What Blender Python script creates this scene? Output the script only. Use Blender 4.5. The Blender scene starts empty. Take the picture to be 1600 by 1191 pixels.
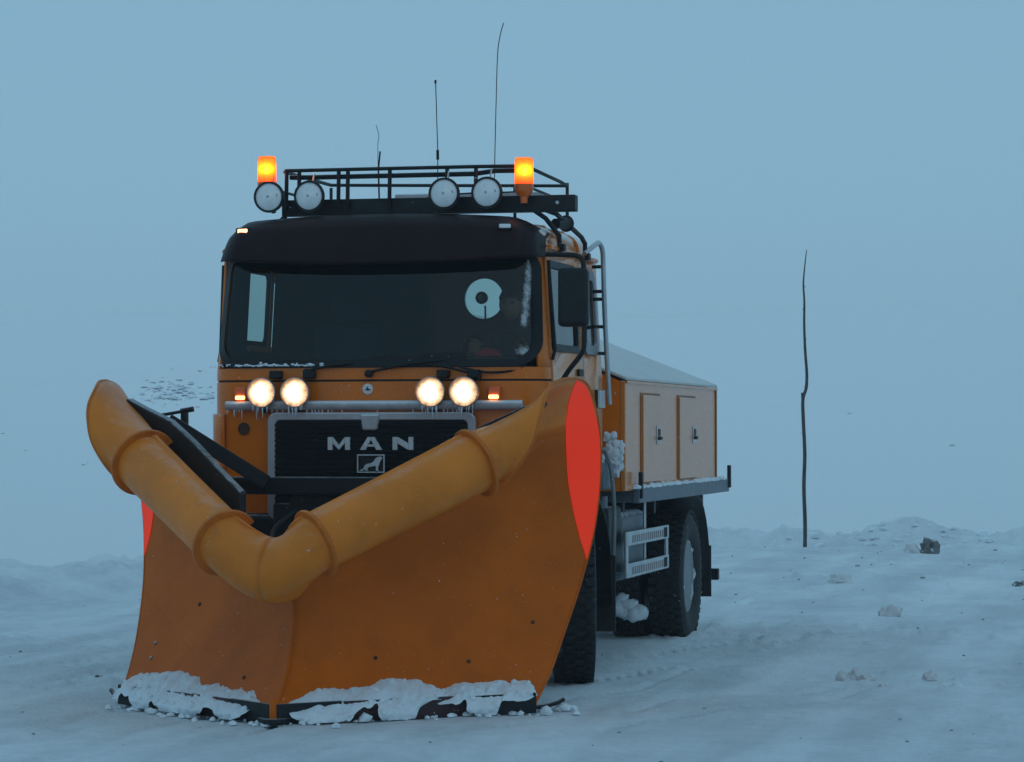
import bpy, bmesh, math, random
import numpy as np
from mathutils import Vector, Matrix, noise as mnoise
R_ = math.radians
random.seed(7); rng = np.random.default_rng(7)
scene = bpy.context.scene
COL = scene.collection

# ------------------------------------------------------------------ camera, sky, sun, exposure
cd = bpy.data.cameras.new('camera'); cam = bpy.data.objects.new('camera', cd); COL.objects.link(cam)
yaw, pitch, roll = R_(13.2639), R_(0.9775), R_(-0.0667)
fw = Vector((-math.sin(yaw)*math.cos(pitch), math.cos(yaw)*math.cos(pitch), math.sin(pitch)))
rt = Vector((math.cos(yaw), math.sin(yaw), 0)); up = rt.cross(fw)
r2 = rt*math.cos(roll)+up*math.sin(roll); u2 = up*math.cos(roll)-rt*math.sin(roll)
M4 = Matrix((r2, u2, -fw)).transposed().to_4x4(); M4.translation = Vector((5.2989, -18.4942, 1.7328))
cam.matrix_world = M4
cd.sensor_width = 36.0; cd.lens = 4515.77/1600*36.0
cd.clip_start = .1; cd.clip_end = 5000
scene.camera = cam

world = bpy.data.worlds.new('World'); scene.world = world; world.use_nodes = True
nt = world.node_tree; nt.nodes.clear()
wo = nt.nodes.new('ShaderNodeOutputWorld'); bg = nt.nodes.new('ShaderNodeBackground')
sky = nt.nodes.new('ShaderNodeTexSky'); sky.sky_type = 'NISHITA'; sky.sun_disc = False
SUN_EL, SUN_ROT = 24.0, 150.0                       # low sun behind thick cloud, behind the camera to the right
sky.sun_elevation = R_(SUN_EL); sky.sun_rotation = R_(SUN_ROT)
mixw = nt.nodes.new('ShaderNodeMix'); mixw.data_type = 'RGBA'; mixw.inputs[0].default_value = .975
mixw.inputs[7].default_value = (2.38, 4.47, 6.06, 1)  # the even blue of a dense overcast at dusk
nt.links.new(sky.outputs[0], mixw.inputs[6])
tcw = nt.nodes.new('ShaderNodeTexCoord'); sepw = nt.nodes.new('ShaderNodeSeparateXYZ'); nt.links.new(tcw.outputs['Generated'], sepw.inputs[0])
mrw = nt.nodes.new('ShaderNodeMapRange'); mrw.interpolation_type = 'SMOOTHSTEP'       # the cloud thickens slightly upwards
mrw.inputs[1].default_value = .05; mrw.inputs[2].default_value = .22; mrw.inputs[3].default_value = 1.0; mrw.inputs[4].default_value = .96
nt.links.new(sepw.outputs[2], mrw.inputs[0])
sclw = nt.nodes.new('ShaderNodeVectorMath'); sclw.operation = 'SCALE'
nt.links.new(mixw.outputs[2], sclw.inputs[0]); nt.links.new(mrw.outputs[0], sclw.inputs['Scale']); nt.links.new(sclw.outputs[0], bg.inputs[0])
bg.inputs[1].default_value = 0.10
nt.links.new(bg.outputs[0], wo.inputs[0])

sd = bpy.data.lights.new('sun', 'SUN'); sd.energy = .12; sd.angle = R_(80); sd.color = (1, .62, .38)
sun = bpy.data.objects.new('sun', sd); COL.objects.link(sun)
sdir = Vector((math.sin(R_(SUN_ROT))*math.cos(R_(SUN_EL)), math.cos(R_(SUN_ROT))*math.cos(R_(SUN_EL)), math.sin(R_(SUN_EL))))
sun.rotation_euler = sdir.to_track_quat('Z', 'Y').to_euler()

vs = scene.view_settings; vs.view_transform = 'Standard'; vs.look = 'None'; vs.exposure = 0; vs.gamma = 1; vs.use_curve_mapping = False
scene.render.engine = 'CYCLES'
cy = scene.cycles; cy.use_denoising = True
cy.max_bounces = 8; cy.diffuse_bounces = 4; cy.glossy_bounces = 4; cy.transparent_max_bounces = 16; cy.volume_bounces = 2
cy.sample_clamp_indirect = 4; cy.volume_step_rate = 4

# ------------------------------------------------------------------ materials
def nd(nt, t, **k):
    n = nt.nodes.new(t)
    for a, v in k.items(): setattr(n, a, v)
    return n
def mat(name, col, rough=.5, metal=0., spec=.5, coat=0., var=.15, scale=3., bump=0., bscale=60., frost=0., frost_up=.55,
        scuff=0., speck=0., emission=None, estr=0.):
    m = bpy.data.materials.new(name); m.use_nodes = True; nt = m.node_tree; L = nt.links
    b = nt.nodes['Principled BSDF']
    b.inputs['Metallic'].default_value = metal; b.inputs['Specular IOR Level'].default_value = spec
    b.inputs['Coat Weight'].default_value = coat; b.inputs['Coat Roughness'].default_value = .12
    tc = nd(nt, 'ShaderNodeTexCoord')
    n1 = nd(nt, 'ShaderNodeTexNoise'); n1.inputs['Scale'].default_value = scale; n1.inputs['Detail'].default_value = 6; n1.inputs['Roughness'].default_value = .6
    L.new(tc.outputs['Object'], n1.inputs['Vector'])
    mr = nd(nt, 'ShaderNodeMapRange'); mr.inputs[1].default_value = .3; mr.inputs[2].default_value = .7
    mr.inputs[3].default_value = 1-var; mr.inputs[4].default_value = 1+var
    L.new(n1.outputs['Fac'], mr.inputs[0])
    mx = nd(nt, 'ShaderNodeVectorMath', operation='SCALE'); mx.inputs[0].default_value = col[:3]
    L.new(mr.outputs[0], mx.inputs['Scale'])
    out = mx.outputs[0]
    n2 = nd(nt, 'ShaderNodeTexNoise'); n2.inputs['Scale'].default_value = bscale; n2.inputs['Detail'].default_value = 5
    L.new(tc.outputs['Object'], n2.inputs['Vector'])
    if scuff > 0:                                    # dull stains and fine scratches in the paint
        st = nd(nt, 'ShaderNodeTexNoise'); st.inputs['Scale'].default_value = 2.6; st.inputs['Detail'].default_value = 9; st.inputs['Roughness'].default_value = .72; st.inputs['Distortion'].default_value = .6
        L.new(tc.outputs['Object'], st.inputs['Vector'])
        sr = nd(nt, 'ShaderNodeMapRange'); sr.inputs[1].default_value = .54; sr.inputs[2].default_value = .70; sr.inputs[4].default_value = .55*scuff
        L.new(st.outputs['Fac'], sr.inputs[0])
        mm = nd(nt, 'ShaderNodeMix', data_type='RGBA'); L.new(sr.outputs[0], mm.inputs[0]); L.new(out, mm.inputs[6]); mm.inputs[7].default_value = (col[0]*.35, col[1]*.5, col[2]*.9+.01, 1); out = mm.outputs[2]
        mp = nd(nt, 'ShaderNodeMapping'); mp.inputs['Rotation'].default_value = (.3, .7, .5); mp.inputs['Scale'].default_value = (1.0, 26, 26); L.new(tc.outputs['Object'], mp.inputs[0])
        sc = nd(nt, 'ShaderNodeTexNoise'); sc.inputs['Scale'].default_value = 1.6; sc.inputs['Detail'].default_value = 4; L.new(mp.outputs[0], sc.inputs['Vector'])
        sr2 = nd(nt, 'ShaderNodeMapRange'); sr2.inputs[1].default_value = .69; sr2.inputs[2].default_value = .74; sr2.inputs[4].default_value = .45*scuff
        L.new(sc.outputs['Fac'], sr2.inputs[0])
        mm = nd(nt, 'ShaderNodeMix', data_type='RGBA'); L.new(sr2.outputs[0], mm.inputs[0]); L.new(out, mm.inputs[6]); mm.inputs[7].default_value = (.38, .33, .30, 1); out = mm.outputs[2]
    if speck > 0:                                    # blown-on grains of snow and road dirt
        sp = nd(nt, 'ShaderNodeTexNoise'); sp.inputs['Scale'].default_value = 38; sp.inputs['Detail'].default_value = 3
        L.new(tc.outputs['Object'], sp.inputs['Vector'])
        sr = nd(nt, 'ShaderNodeMapRange'); sr.inputs[1].default_value = .74-.12*speck; sr.inputs[2].default_value = .80-.10*speck
        L.new(sp.outputs['Fac'], sr.inputs[0])
        mm = nd(nt, 'ShaderNodeMix', data_type='RGBA'); L.new(sr.outputs[0], mm.inputs[0]); L.new(out, mm.inputs[6])
        mm.inputs[7].default_value = (.62, .64, .66, 1); out = mm.outputs[2]
    if frost > 0:                                    # snow lying on faces that look up
        ge = nd(nt, 'ShaderNodeNewGeometry'); sx = nd(nt, 'ShaderNodeSeparateXYZ'); L.new(ge.outputs['Normal'], sx.inputs[0])
        n3 = nd(nt, 'ShaderNodeTexNoise'); n3.inputs['Scale'].default_value = 14; n3.inputs['Detail'].default_value = 8; n3.inputs['Roughness'].default_value = .7
        L.new(tc.outputs['Object'], n3.inputs['Vector'])
        ad = nd(nt, 'ShaderNodeMath', operation='MULTIPLY_ADD'); L.new(n3.outputs['Fac'], ad.inputs[0]); ad.inputs[1].default_value = .9; L.new(sx.outputs[2], ad.inputs[2])
        fr = nd(nt, 'ShaderNodeMapRange'); fr.inputs[1].default_value = frost_up+.40; fr.inputs[2].default_value = frost_up+.62; fr.inputs[4].default_value = frost
        L.new(ad.outputs[0], fr.inputs[0])
        mm = nd(nt, 'ShaderNodeMix', data_type='RGBA'); L.new(fr.outputs[0], mm.inputs[0]); L.new(out, mm.inputs[6])
        mm.inputs[7].default_value = (.74, .78, .82, 1); out = mm.outputs[2]
    L.new(out, b.inputs['Base Color'])
    rr = nd(nt, 'ShaderNodeMapRange'); rr.inputs[3].default_value = max(.02, rough-.08); rr.inputs[4].default_value = min(1, rough+.10)
    L.new(n2.outputs['Fac'], rr.inputs[0]); L.new(rr.outputs[0], b.inputs['Roughness'])
    if bump:
        bp = nd(nt, 'ShaderNodeBump'); bp.inputs['Strength'].default_value = bump; bp.inputs['Distance'].default_value = .01
        L.new(n2.outputs['Fac'], bp.inputs['Height']); L.new(bp.outputs[0], b.inputs['Normal'])
    if emission: b.inputs['Emission Color'].default_value = (*emission, 1); b.inputs['Emission Strength'].default_value = estr
    return m

def glass(name, tint, rough=.03, refl=1.0, frost=None):
    m = bpy.data.materials.new(name); m.use_nodes = True; nt = m.node_tree; nt.nodes.clear(); L = nt.links
    o = nd(nt, 'ShaderNodeOutputMaterial'); t = nd(nt, 'ShaderNodeBsdfTransparent'); t.inputs[0].default_value = (*tint, 1)
    g = nd(nt, 'ShaderNodeBsdfGlossy'); g.inputs['Roughness'].default_value = rough; g.inputs[0].default_value = (refl, refl, refl, 1)
    lw = nd(nt, 'ShaderNodeLayerWeight'); lw.inputs[0].default_value = .5
    pw = nd(nt, 'ShaderNodeMath', operation='POWER'); L.new(lw.outputs['Facing'], pw.inputs[0]); pw.inputs[1].default_value = 5
    fz = nd(nt, 'ShaderNodeMath', operation='MULTIPLY_ADD'); L.new(pw.outputs[0], fz.inputs[0]); fz.inputs[1].default_value = .9; fz.inputs[2].default_value = .04
    mx = nd(nt, 'ShaderNodeMixShader'); L.new(fz.outputs[0], mx.inputs[0]); L.new(t.outputs[0], mx.inputs[1]); L.new(g.outputs[0], mx.inputs[2])
    out = mx.outputs[0]
    if frost:
        d = nd(nt, 'ShaderNodeBsdfDiffuse'); d.inputs[0].default_value = (.72, .77, .80, 1)
        at = nd(nt, 'ShaderNodeAttribute'); at.attribute_name = 'frost'
        tc = nd(nt, 'ShaderNodeTexCoord'); n = nd(nt, 'ShaderNodeTexNoise'); n.inputs['Scale'].default_value = 26; n.inputs['Detail'].default_value = 9; n.inputs['Roughness'].default_value = .75
        L.new(tc.outputs['Object'], n.inputs['Vector'])
        ad = nd(nt, 'ShaderNodeMath', operation='ADD'); L.new(at.outputs['Fac'], ad.inputs[0]); L.new(n.outputs['Fac'], ad.inputs[1])
        mr = nd(nt, 'ShaderNodeMapRange'); mr.inputs[1].default_value = 1.0; mr.inputs[2].default_value = 1.3; mr.inputs[4].default_value = .8
        L.new(ad.outputs[0], mr.inputs[0])
        m2 = nd(nt, 'ShaderNodeMixShader'); L.new(mr.outputs[0], m2.inputs[0]); L.new(out, m2.inputs[1]); L.new(d.outputs[0], m2.inputs[2]); out = m2.outputs[0]
    L.new(out, o.inputs[0]); return m

def emit(name, c, s):
    m = bpy.data.materials.new(name); m.use_nodes = True; nt = m.node_tree; nt.nodes.clear()
    o = nd(nt, 'ShaderNodeOutputMaterial'); e = nd(nt, 'ShaderNodeEmission'); e.inputs[0].default_value = (*c, 1); e.inputs[1].default_value = s
    nt.links.new(e.outputs[0], o.inputs[0]); return m

def headlamp_glass():                                # lit lens: hot in the middle, bulb shield at the centre, warm at the rim, fluted
    m = bpy.data.materials.new('lit_lens'); m.use_nodes = True; nt = m.node_tree; nt.nodes.clear(); L = nt.links
    o = nd(nt, 'ShaderNodeOutputMaterial'); e = nd(nt, 'ShaderNodeEmission')
    tc = nd(nt, 'ShaderNodeTexCoord'); sp = nd(nt, 'ShaderNodeSeparateXYZ'); L.new(tc.outputs['Object'], sp.inputs[0])
    cb = nd(nt, 'ShaderNodeCombineXYZ'); L.new(sp.outputs[0], cb.inputs[0]); L.new(sp.outputs[2], cb.inputs[2])
    ln = nd(nt, 'ShaderNodeVectorMath', operation='LENGTH'); L.new(cb.outputs[0], ln.inputs[0])
    nz = nd(nt, 'ShaderNodeTexNoise'); nz.inputs['Scale'].default_value = 22; nz.inputs['Detail'].default_value = 3; L.new(tc.outputs['Object'], nz.inputs[0])
    ma = nd(nt, 'ShaderNodeMath', operation='MULTIPLY_ADD'); L.new(nz.outputs['Fac'], ma.inputs[0]); ma.inputs[1].default_value = .055; L.new(ln.outputs['Value'], ma.inputs[2])
    cr = nd(nt, 'ShaderNodeValToRGB'); el = cr.color_ramp.elements
    el[0].position = .0; el[0].color = (.80, .46, .22, 1); el[1].position = 1; el[1].color = (.45, .16, .05, 1)
    for p, c in ((.20, (.9, .62, .34, 1)), (.28, (1, .84, .62, 1)), (.55, (1, .84, .62, 1)), (.66, (1, .80, .56, 1)), (.84, (1, .66, .38, 1))):
        q = el.new(p); q.color = c
    dv = nd(nt, 'ShaderNodeMath', operation='DIVIDE'); L.new(ma.outputs[0], dv.inputs[0]); dv.inputs[1].default_value = .125
    L.new(dv.outputs[0], cr.inputs[0]); L.new(cr.outputs[0], e.inputs[0])
    cs = nd(nt, 'ShaderNodeValToRGB'); es = cs.color_ramp.elements
    es[0].position = .22; es[0].color = (.11, .11, .11, 1); es[1].position = .95; es[1].color = (.075, .075, .075, 1)
    q = es.new(.32); q.color = (1, 1, 1, 1); q = es.new(.50); q.color = (.8, .8, .8, 1); q = es.new(.64); q.color = (.17, .17, .17, 1); q = es.new(.84); q.color = (.10, .10, .10, 1)
    L.new(dv.outputs[0], cs.inputs[0])
    ms = nd(nt, 'ShaderNodeMath', operation='MULTIPLY'); L.new(cs.outputs[0], ms.inputs[0]); ms.inputs[1].default_value = 11
    L.new(ms.outputs[0], e.inputs[1]); L.new(e.outputs[0], o.inputs[0]); return m

def beacon_glass():
    m = bpy.data.materials.new('amber_lens'); m.use_nodes = True; nt = m.node_tree; nt.nodes.clear(); L = nt.links
    o = nd(nt, 'ShaderNodeOutputMaterial'); t = nd(nt, 'ShaderNodeBsdfTranslucent'); t.inputs[0].default_value = (.95, .17, .003, 1)
    p = nd(nt, 'ShaderNodeBsdfTransparent'); p.inputs[0].default_value = (1, .42, .03, 1)
    g = nd(nt, 'ShaderNodeBsdfGlossy'); g.inputs['Roughness'].default_value = .12
    a = nd(nt, 'ShaderNodeMixShader'); a.inputs[0].default_value = .25; L.new(t.outputs[0], a.inputs[1]); L.new(p.outputs[0], a.inputs[2])
    b = nd(nt, 'ShaderNodeMixShader'); b.inputs[0].default_value = .06; L.new(a.outputs[0], b.inputs[1]); L.new(g.outputs[0], b.inputs[2])
    L.new(b.outputs[0], o.inputs[0]); return m

M = {}
M['paint'] = mat('orange_paint', (.74, .17, .006), .28, spec=.3, coat=.15, var=.12, scale=2.5, frost=.55, frost_up=.62, speck=.35)
M['paint_side'] = mat('orange_side_paint', (.66, .19, .022), .24, coat=.22, var=.10, scale=2.5, frost=.7, frost_up=.5, speck=.3)
M['board'] = mat('plough_paint', (.60, .118, .003), .48, spec=.12, coat=0, var=.18, scale=1.6, speck=.24, scuff=.4, bump=.05, bscale=9)
M['tube'] = mat('ochre_paint', (.74, .195, .012), .42, spec=.25, coat=.06, var=.16, scale=2.2, speck=.22, scuff=.5, bump=.05, bscale=12, frost=.12, frost_up=.85)
M['rib'] = mat('orange_rib_paint', (.58, .14, .010), .45, spec=.25, var=.2, scale=8)
M['red'] = mat('red_emissive_film', (1.0, .055, .015), .5, spec=.2, var=.05, emission=(1, .03, .006), estr=.30)   # weak glow added to brighten the band, standing in for day-glow film
M['black'] = mat('black_plastic', (.010, .011, .013), .5, spec=.28, var=.2, scale=6, speck=.10)
M['visor'] = mat('smoked_visor', (.018, .007, .009), .42, spec=.10, var=.3, scale=2)
M['steel_black'] = mat('black_painted_steel', (.010, .011, .013), .5, spec=.28, var=.3, scale=6, frost=.35, frost_up=.75, speck=.1)
M['rubber'] = mat('rubber', (.012, .012, .013), .75, var=.3, scale=12, bump=.2, bscale=40, speck=.30)
M['grey'] = mat('grey_metal', (.20, .21, .22), .45, metal=.3, var=.2, scale=6, frost=.6, frost_up=.6, speck=.3)
M['silver'] = mat('bare_aluminium', (.50, .51, .52), .35, metal=.85, var=.15, scale=6, speck=.2)
M['bar'] = mat('frosted_bar', (.42, .40, .42), .7, var=.15, scale=9, frost=.8, frost_up=.3, speck=.2)
M['letter'] = mat('cast_letter_metal', (.55, .57, .58), .5, metal=.2, var=.12, scale=20)
M['white'] = mat('white_enamel', (.70, .72, .72), .4, var=.06)
M['snow'] = mat('packed_snow', (.76, .82, .86), .8, spec=.2, var=.07, scale=7, bump=.7, bscale=30)
M['dirty_snow'] = mat('dirty_snow', (.66, .655, .66), .8, spec=.2, var=.14, scale=9, bump=.8, bscale=28)
M['wheel_snow'] = mat('wheel_snow', (.60, .64, .67), .8, spec=.2, var=.35, scale=9, bump=.8, bscale=24)
M['rock'] = mat('rock', (.16, .165, .165), .8, var=.4, scale=8, bump=.9, bscale=18, frost=.7, frost_up=.75)
M['hill_rock'] = mat('frosted_hill_rock', (.30, .31, .33), .85, var=.4, scale=1.5, frost=.9, frost_up=.45)
M['maroon'] = mat('maroon_edge_steel', (.045, .012, .014), .5, var=.4, scale=7, speck=.3)
M['glass'] = glass('side_glass', (.80, .86, .82))
M['windshield'] = glass('windshield_glass', (.62, .74, .72), refl=.75, frost=True)
M['lamp_off'] = mat('unlit_lamp_glass', (.80, .80, .80), .16, coat=.8, var=.12, scale=14, spec=.8)
M['lamp_mark'] = mat('lamp_reflector_mark', (.38, .40, .41), .3, var=.3, scale=30)
M['lamp_on'] = headlamp_glass()
M['amber_on'] = emit('lit_amber', (1, .45, .14), 5)
M['marker_on'] = emit('lit_marker', (1, .42, .22), 3.2)
M['beacon'] = beacon_glass()
M['bulb'] = emit('beacon_bulb', (1, .64, .12), 58)
M['amber_cup'] = mat('amber_cup', (.80, .13, .006), .35, coat=.4, var=.1)
M['interior'] = mat('dark_trim', (.020, .022, .024), .8, var=.2)
M['cloth'] = mat('dark_jacket', (.030, .034, .042), .9, var=.25, scale=9)
M['redcloth'] = mat('red_cloth', (.55, .03, .05), .8, var=.1)
M['skin'] = mat('skin', (.30, .15, .10), .55, var=.08)
M['hair'] = mat('dark_hair', (.02, .017, .014), .6, var=.3)
M['bark'] = mat('bark', (.060, .055, .052), .85, var=.45, scale=16, bump=.8, bscale=70)
M['seam'] = mat('seam_sealer', (.07, .022, .006), .7, var=.3)
M['orange_seam'] = mat('door_rubber', (.30, .09, .015), .6, var=.2)
M['ice'] = mat('ice', (.62, .68, .72), .2, spec=.6, var=.1)
M['tarp'] = mat('snowy_cover', (.58, .56, .53), .75, var=.10, scale=3, frost=.35, frost_up=.2, bump=.2, bscale=14)
M['bluegrey'] = mat('deck_steel', (.10, .12, .145), .45, var=.2, scale=7, frost=.85, frost_up=.55, speck=.2)
M['pinkgrey'] = mat('dusty_perforation', (.30, .24, .24), .7, var=.2)

# ------------------------------------------------------------------ mesh building
class MB:
    def __init__(s): s.v = []; s.f = []
    def add(s, vs, fs):
        n = len(s.v); s.v += [tuple(map(float, q)) for q in vs]; s.f += [tuple(i+n for i in f) for f in fs]; return s
    def box(s, c, d, rot=None):
        c = Vector(c); h = Vector(d)*.5
        P = [Vector((x*h.x, y*h.y, z*h.z)) for z in (-1, 1) for y in (-1, 1) for x in (-1, 1)]
        if rot is not None: P = [rot @ p for p in P]
        return s.add([p+c for p in P], [(0, 2, 3, 1), (4, 5, 7, 6), (0, 1, 5, 4), (2, 6, 7, 3), (0, 4, 6, 2), (1, 3, 7, 5)])
    def beam(s, a, b, w, h, upv=(0, 0, 1)):          # box bar from a to b
        a = Vector(a); b = Vector(b); d = (b-a); L = d.length; d.normalize()
        sd = d.cross(Vector(upv)); 
        if sd.length < 1e-4: sd = d.cross(Vector((1, 0, 0)))
        sd.normalize(); u = sd.cross(d)
        return s.box((a+b)/2, (w, L, h), Matrix((sd, d, u)).transposed())
    def grid(s, rows, close_u=False, close_v=False):
        nu = len(rows); nv = len(rows[0]); vs = [p for r in rows for p in r]; fs = []
        for i in range(nu if close_u else nu-1):
            for j in range(nv if close_v else nv-1):
                a = i*nv+j; b = i*nv+(j+1) % nv; c = ((i+1) % nu)*nv+(j+1) % nv; d = ((i+1) % nu)*nv+j
                fs.append((a, b, c, d))
        return s.add(vs, fs)
    def tube(s, pts, r, n=10, caps=True, r1=None):
        pts = [Vector(p) for p in pts]; N = len(pts); rows = []; prev = None
        for i, p in enumerate(pts):
            t = (pts[min(i+1, N-1)]-pts[max(i-1, 0)]).normalized()
            if prev is None:
                a = t.cross(Vector((0, 0, 1)));
                if a.length < .05: a = t.cross(Vector((1, 0, 0)))
            else: a = prev-t*prev.dot(t)
            a.normalize(); b = t.cross(a); prev = a
            rr = r if r1 is None else r+(r1-r)*i/(N-1)
            if callable(r): rr = r(i/(N-1))
            rows.append([p+a*rr*math.cos(2*math.pi*k/n)+b*rr*math.sin(2*math.pi*k/n) for k in range(n)])
        s.grid(rows, close_v=True)
        if caps:
            m = len(s.v)-N*n
            s.f.append(tuple(m+k for k in range(n))[::-1]); s.f.append(tuple(m+(N-1)*n+k for k in range(n)))
        return s
    def lathe(s, prof, c, axis, n=24, caps=True):    # prof: (radius, along)
        c = Vector(c); t = Vector(axis).normalized(); a = t.cross(Vector((0, 0, 1)))
        if a.length < .05: a = t.cross(Vector((1, 0, 0)))
        a.normalize(); b = t.cross(a)
        rows = [[c+t*h+a*r*math.cos(2*math.pi*k/n)+b*r*math.sin(2*math.pi*k/n) for k in range(n)] for r, h in prof]
        s.grid(rows, close_v=True)
        if caps:
            m = len(s.v)-len(prof)*n
            s.f.append(tuple(m+k for k in range(n))[::-1]); s.f.append(tuple(m+(len(prof)-1)*n+k for k in range(n)))
        return s
    def prism(s, poly, dirv):                        # extruded polygon of 3-D points
        n = len(poly); d = Vector(dirv); vs = [Vector(p) for p in poly]+[Vector(p)+d for p in poly]
        fs = [tuple(range(n)), tuple(range(2*n-1, n-1, -1))]+[(i, i+n, (i+1) % n+n, (i+1) % n) for i in range(n)]
        return s.add(vs, fs)

def smooth_pts(P, sub=6):
    P = [Vector(p) for p in P]; out = []
    for i in range(len(P)-1):
        a = P[max(i-1, 0)]; b = P[i]; c = P[i+1]; d = P[min(i+2, len(P)-1)]
        for k in range(sub):
            t = k/sub; out.append(.5*((2*b)+(c-a)*t+(2*a-5*b+4*c-d)*t*t+(3*b-a-3*c+d)*t**3))
    out.append(P[-1]); return out

def obj(name, mb, m, parent=None, bevel=0., smooth=38, solid=0., soff=-1., loc=None, segs=2):
    me = bpy.data.meshes.new(name); me.from_pydata(mb.v, [], mb.f)
    bm = bmesh.new(); bm.from_mesh(me)
    bmesh.ops.recalc_face_normals(bm, faces=bm.faces)
    if loc is not None: bmesh.ops.translate(bm, verts=bm.verts, vec=-Vector(loc))
    bm.to_mesh(me); bm.free()
    me.materials.append(m if not isinstance(m, str) else M[m])
    if smooth:
        me.polygons.foreach_set('use_smooth', [True]*len(me.polygons))
        me.set_sharp_from_angle(angle=R_(smooth))
    o = bpy.data.objects.new(name, me); COL.objects.link(o)
    if loc is not None: o.location = loc
    if parent: 
        o.parent = parent
        o.location = Vector(o.location)-world_loc(parent)
    if solid:
        md = o.modifiers.new('thick', 'SOLIDIFY'); md.thickness = solid; md.offset = soff
    if bevel:
        md = o.modifiers.new('bev', 'BEVEL'); md.width = bevel; md.segments = segs; md.limit_method = 'ANGLE'; md.angle_limit = R_(40)
    return o
def world_loc(o):
    v = Vector((0, 0, 0))
    while o: v += Vector(o.location); o = o.parent
    return v
def empty(name, loc, label=None, cat=None, group=None, parent=None):
    o = bpy.data.objects.new(name, None); COL.objects.link(o); o.location = loc; o.empty_display_size = .2
    if parent: o.parent = parent; o.location = Vector(loc)-world_loc(parent)
    return tag(o, label, cat, group)
def tag(o, label=None, cat=None, group=None, kind=None):
    for k, v in (('label', label), ('category', cat), ('group', group), ('kind', kind)):
        if v: o[k] = v
    return o

# ------------------------------------------------------------------ noise
def _hash(ix, iy, seed):
    h = (ix.astype(np.int64)*374761393+iy.astype(np.int64)*668265263+seed*1442695041) & 0xFFFFFFFF
    h = ((h ^ (h >> 13))*1274126177) & 0xFFFFFFFF
    return ((h ^ (h >> 16)) & 0xFFFF)/65535.0
def vnoise(x, y, seed=0):
    ix = np.floor(x); iy = np.floor(y); fx = x-ix; fy = y-iy
    fx = fx*fx*fx*(fx*(fx*6-15)+10); fy = fy*fy*fy*(fy*(fy*6-15)+10)
    a = _hash(ix, iy, seed); b = _hash(ix+1, iy, seed); c = _hash(ix, iy+1, seed); d = _hash(ix+1, iy+1, seed)
    return (a*(1-fx)+b*fx)*(1-fy)+(c*(1-fx)+d*fx)*fy-.5
def fbm(x, y, o=4, seed=0, g=.5):
    s = 0; a = 1
    for k in range(o): s = s+a*vnoise(x*2**k+17.3*k, y*2**k-9.1*k, seed+k); a *= g
    return s

# ------------------------------------------------------------------ ground
TD = np.array([.42, .907]); TN = np.array([.907, -.42])       # way the road runs, and across it
BANK = [(-9, -40), (-6.6, -4), (-6.3, 10), (-6.0, 13.5), (-4.4, 20), (-1.8, 25.3), (2.8, 27.0), (8, 28.2), (20, 31), (60, 40)]
def bank_d(x, y):                                             # signed distance beyond the edge of the ploughed area
    best = np.full(np.shape(x), 1e9); sg = np.ones(np.shape(x))
    for (ax, ay), (bx, by) in zip(BANK[:-1], BANK[1:]):
        dx, dy = bx-ax, by-ay; L2 = dx*dx+dy*dy
        t = np.clip(((x-ax)*dx+(y-ay)*dy)/L2, 0, 1)
        d = np.hypot(x-ax-t*dx, y-ay-t*dy); s = np.where((x-ax)*dy-(y-ay)*dx < 0, 1, -1)
        m = d < best; best = np.where(m, d, best); sg = np.where(m, s, sg)
    return best*sg
def height(x, y):
    d = bank_d(x, y); r = np.hypot(x, y)
    al = x*TD[0]+y*TD[1]; ac = x*TN[0]+y*TN[1]
    road = np.clip(1-(d+1.5)/1.5, 0, 1)
    h = .045*fbm(ac/2.3, al/7.0, 3, 3)                        # ruts along the road
    h = h+.028*fbm(x/1.1, y/1.1, 5, 11, .55)
    rg = np.abs(fbm(ac*1.3+.4*fbm(x, y, 2, 31), al/5, 2, 21))
    h = h-.035*np.exp(-(rg/.05)**2)
    crumb = np.clip(fbm(x*6.5, y*6.5, 3, 41)-.20, 0, 1)
    h = h+.10*crumb*np.clip(fbm(x*.5, y*.5, 2, 47)*5, 0, 1)+.010*fbm(x*5, y*5, 3, 83)
    h = h*np.clip(r/3+.3, .45, 1)*road + (1-road)*(.05*fbm(x/1.5, y/1.5, 4, 53)+.25*fbm(x/9, y/9, 3, 57))
    b = np.exp(-((d-.9)/1.0)**2)
    h = h+b*(.27+.26*fbm(x/1.1, y/1.1, 5, 61, .6)+.10*np.abs(fbm(x*1.7, y*1.7, 3, 67)))
    dd = np.clip(d, 0, 1150)
    far = np.clip((dd-30)/120, 0, 1)
    h = h+.030*dd+.9e-4*np.minimum(dd, 260)**2*np.clip(1-(dd-260)/3000, .6, 1)+far*(2.2*fbm(x/60, y/60, 4, 71)+.5*fbm(x/14, y/14, 3, 73))
    h = h+np.exp(-((x+46)/9.)**2-((y-121)/4.5)**2)*(.9+1.1*fbm(x/3, y/3, 4, 97))
    # packed snow pushed out of the blade's way and hollows under the tyres
    return h
def ground_z(x, y): return float(height(np.array([float(x)]), np.array([float(y)]))[0])
cx, cyy = 5.3, -18.5
def polar(r0, r1, nr, a0, a1, na):
    rr = r0*(r1/r0)**(np.arange(nr)/(nr-1)); aa = R_(13.264)+np.radians(np.linspace(a0, a1, na))
    A, Rr = np.meshgrid(aa, rr); return cx-np.sin(A)*Rr, cyy+np.cos(A)*Rr
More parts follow.
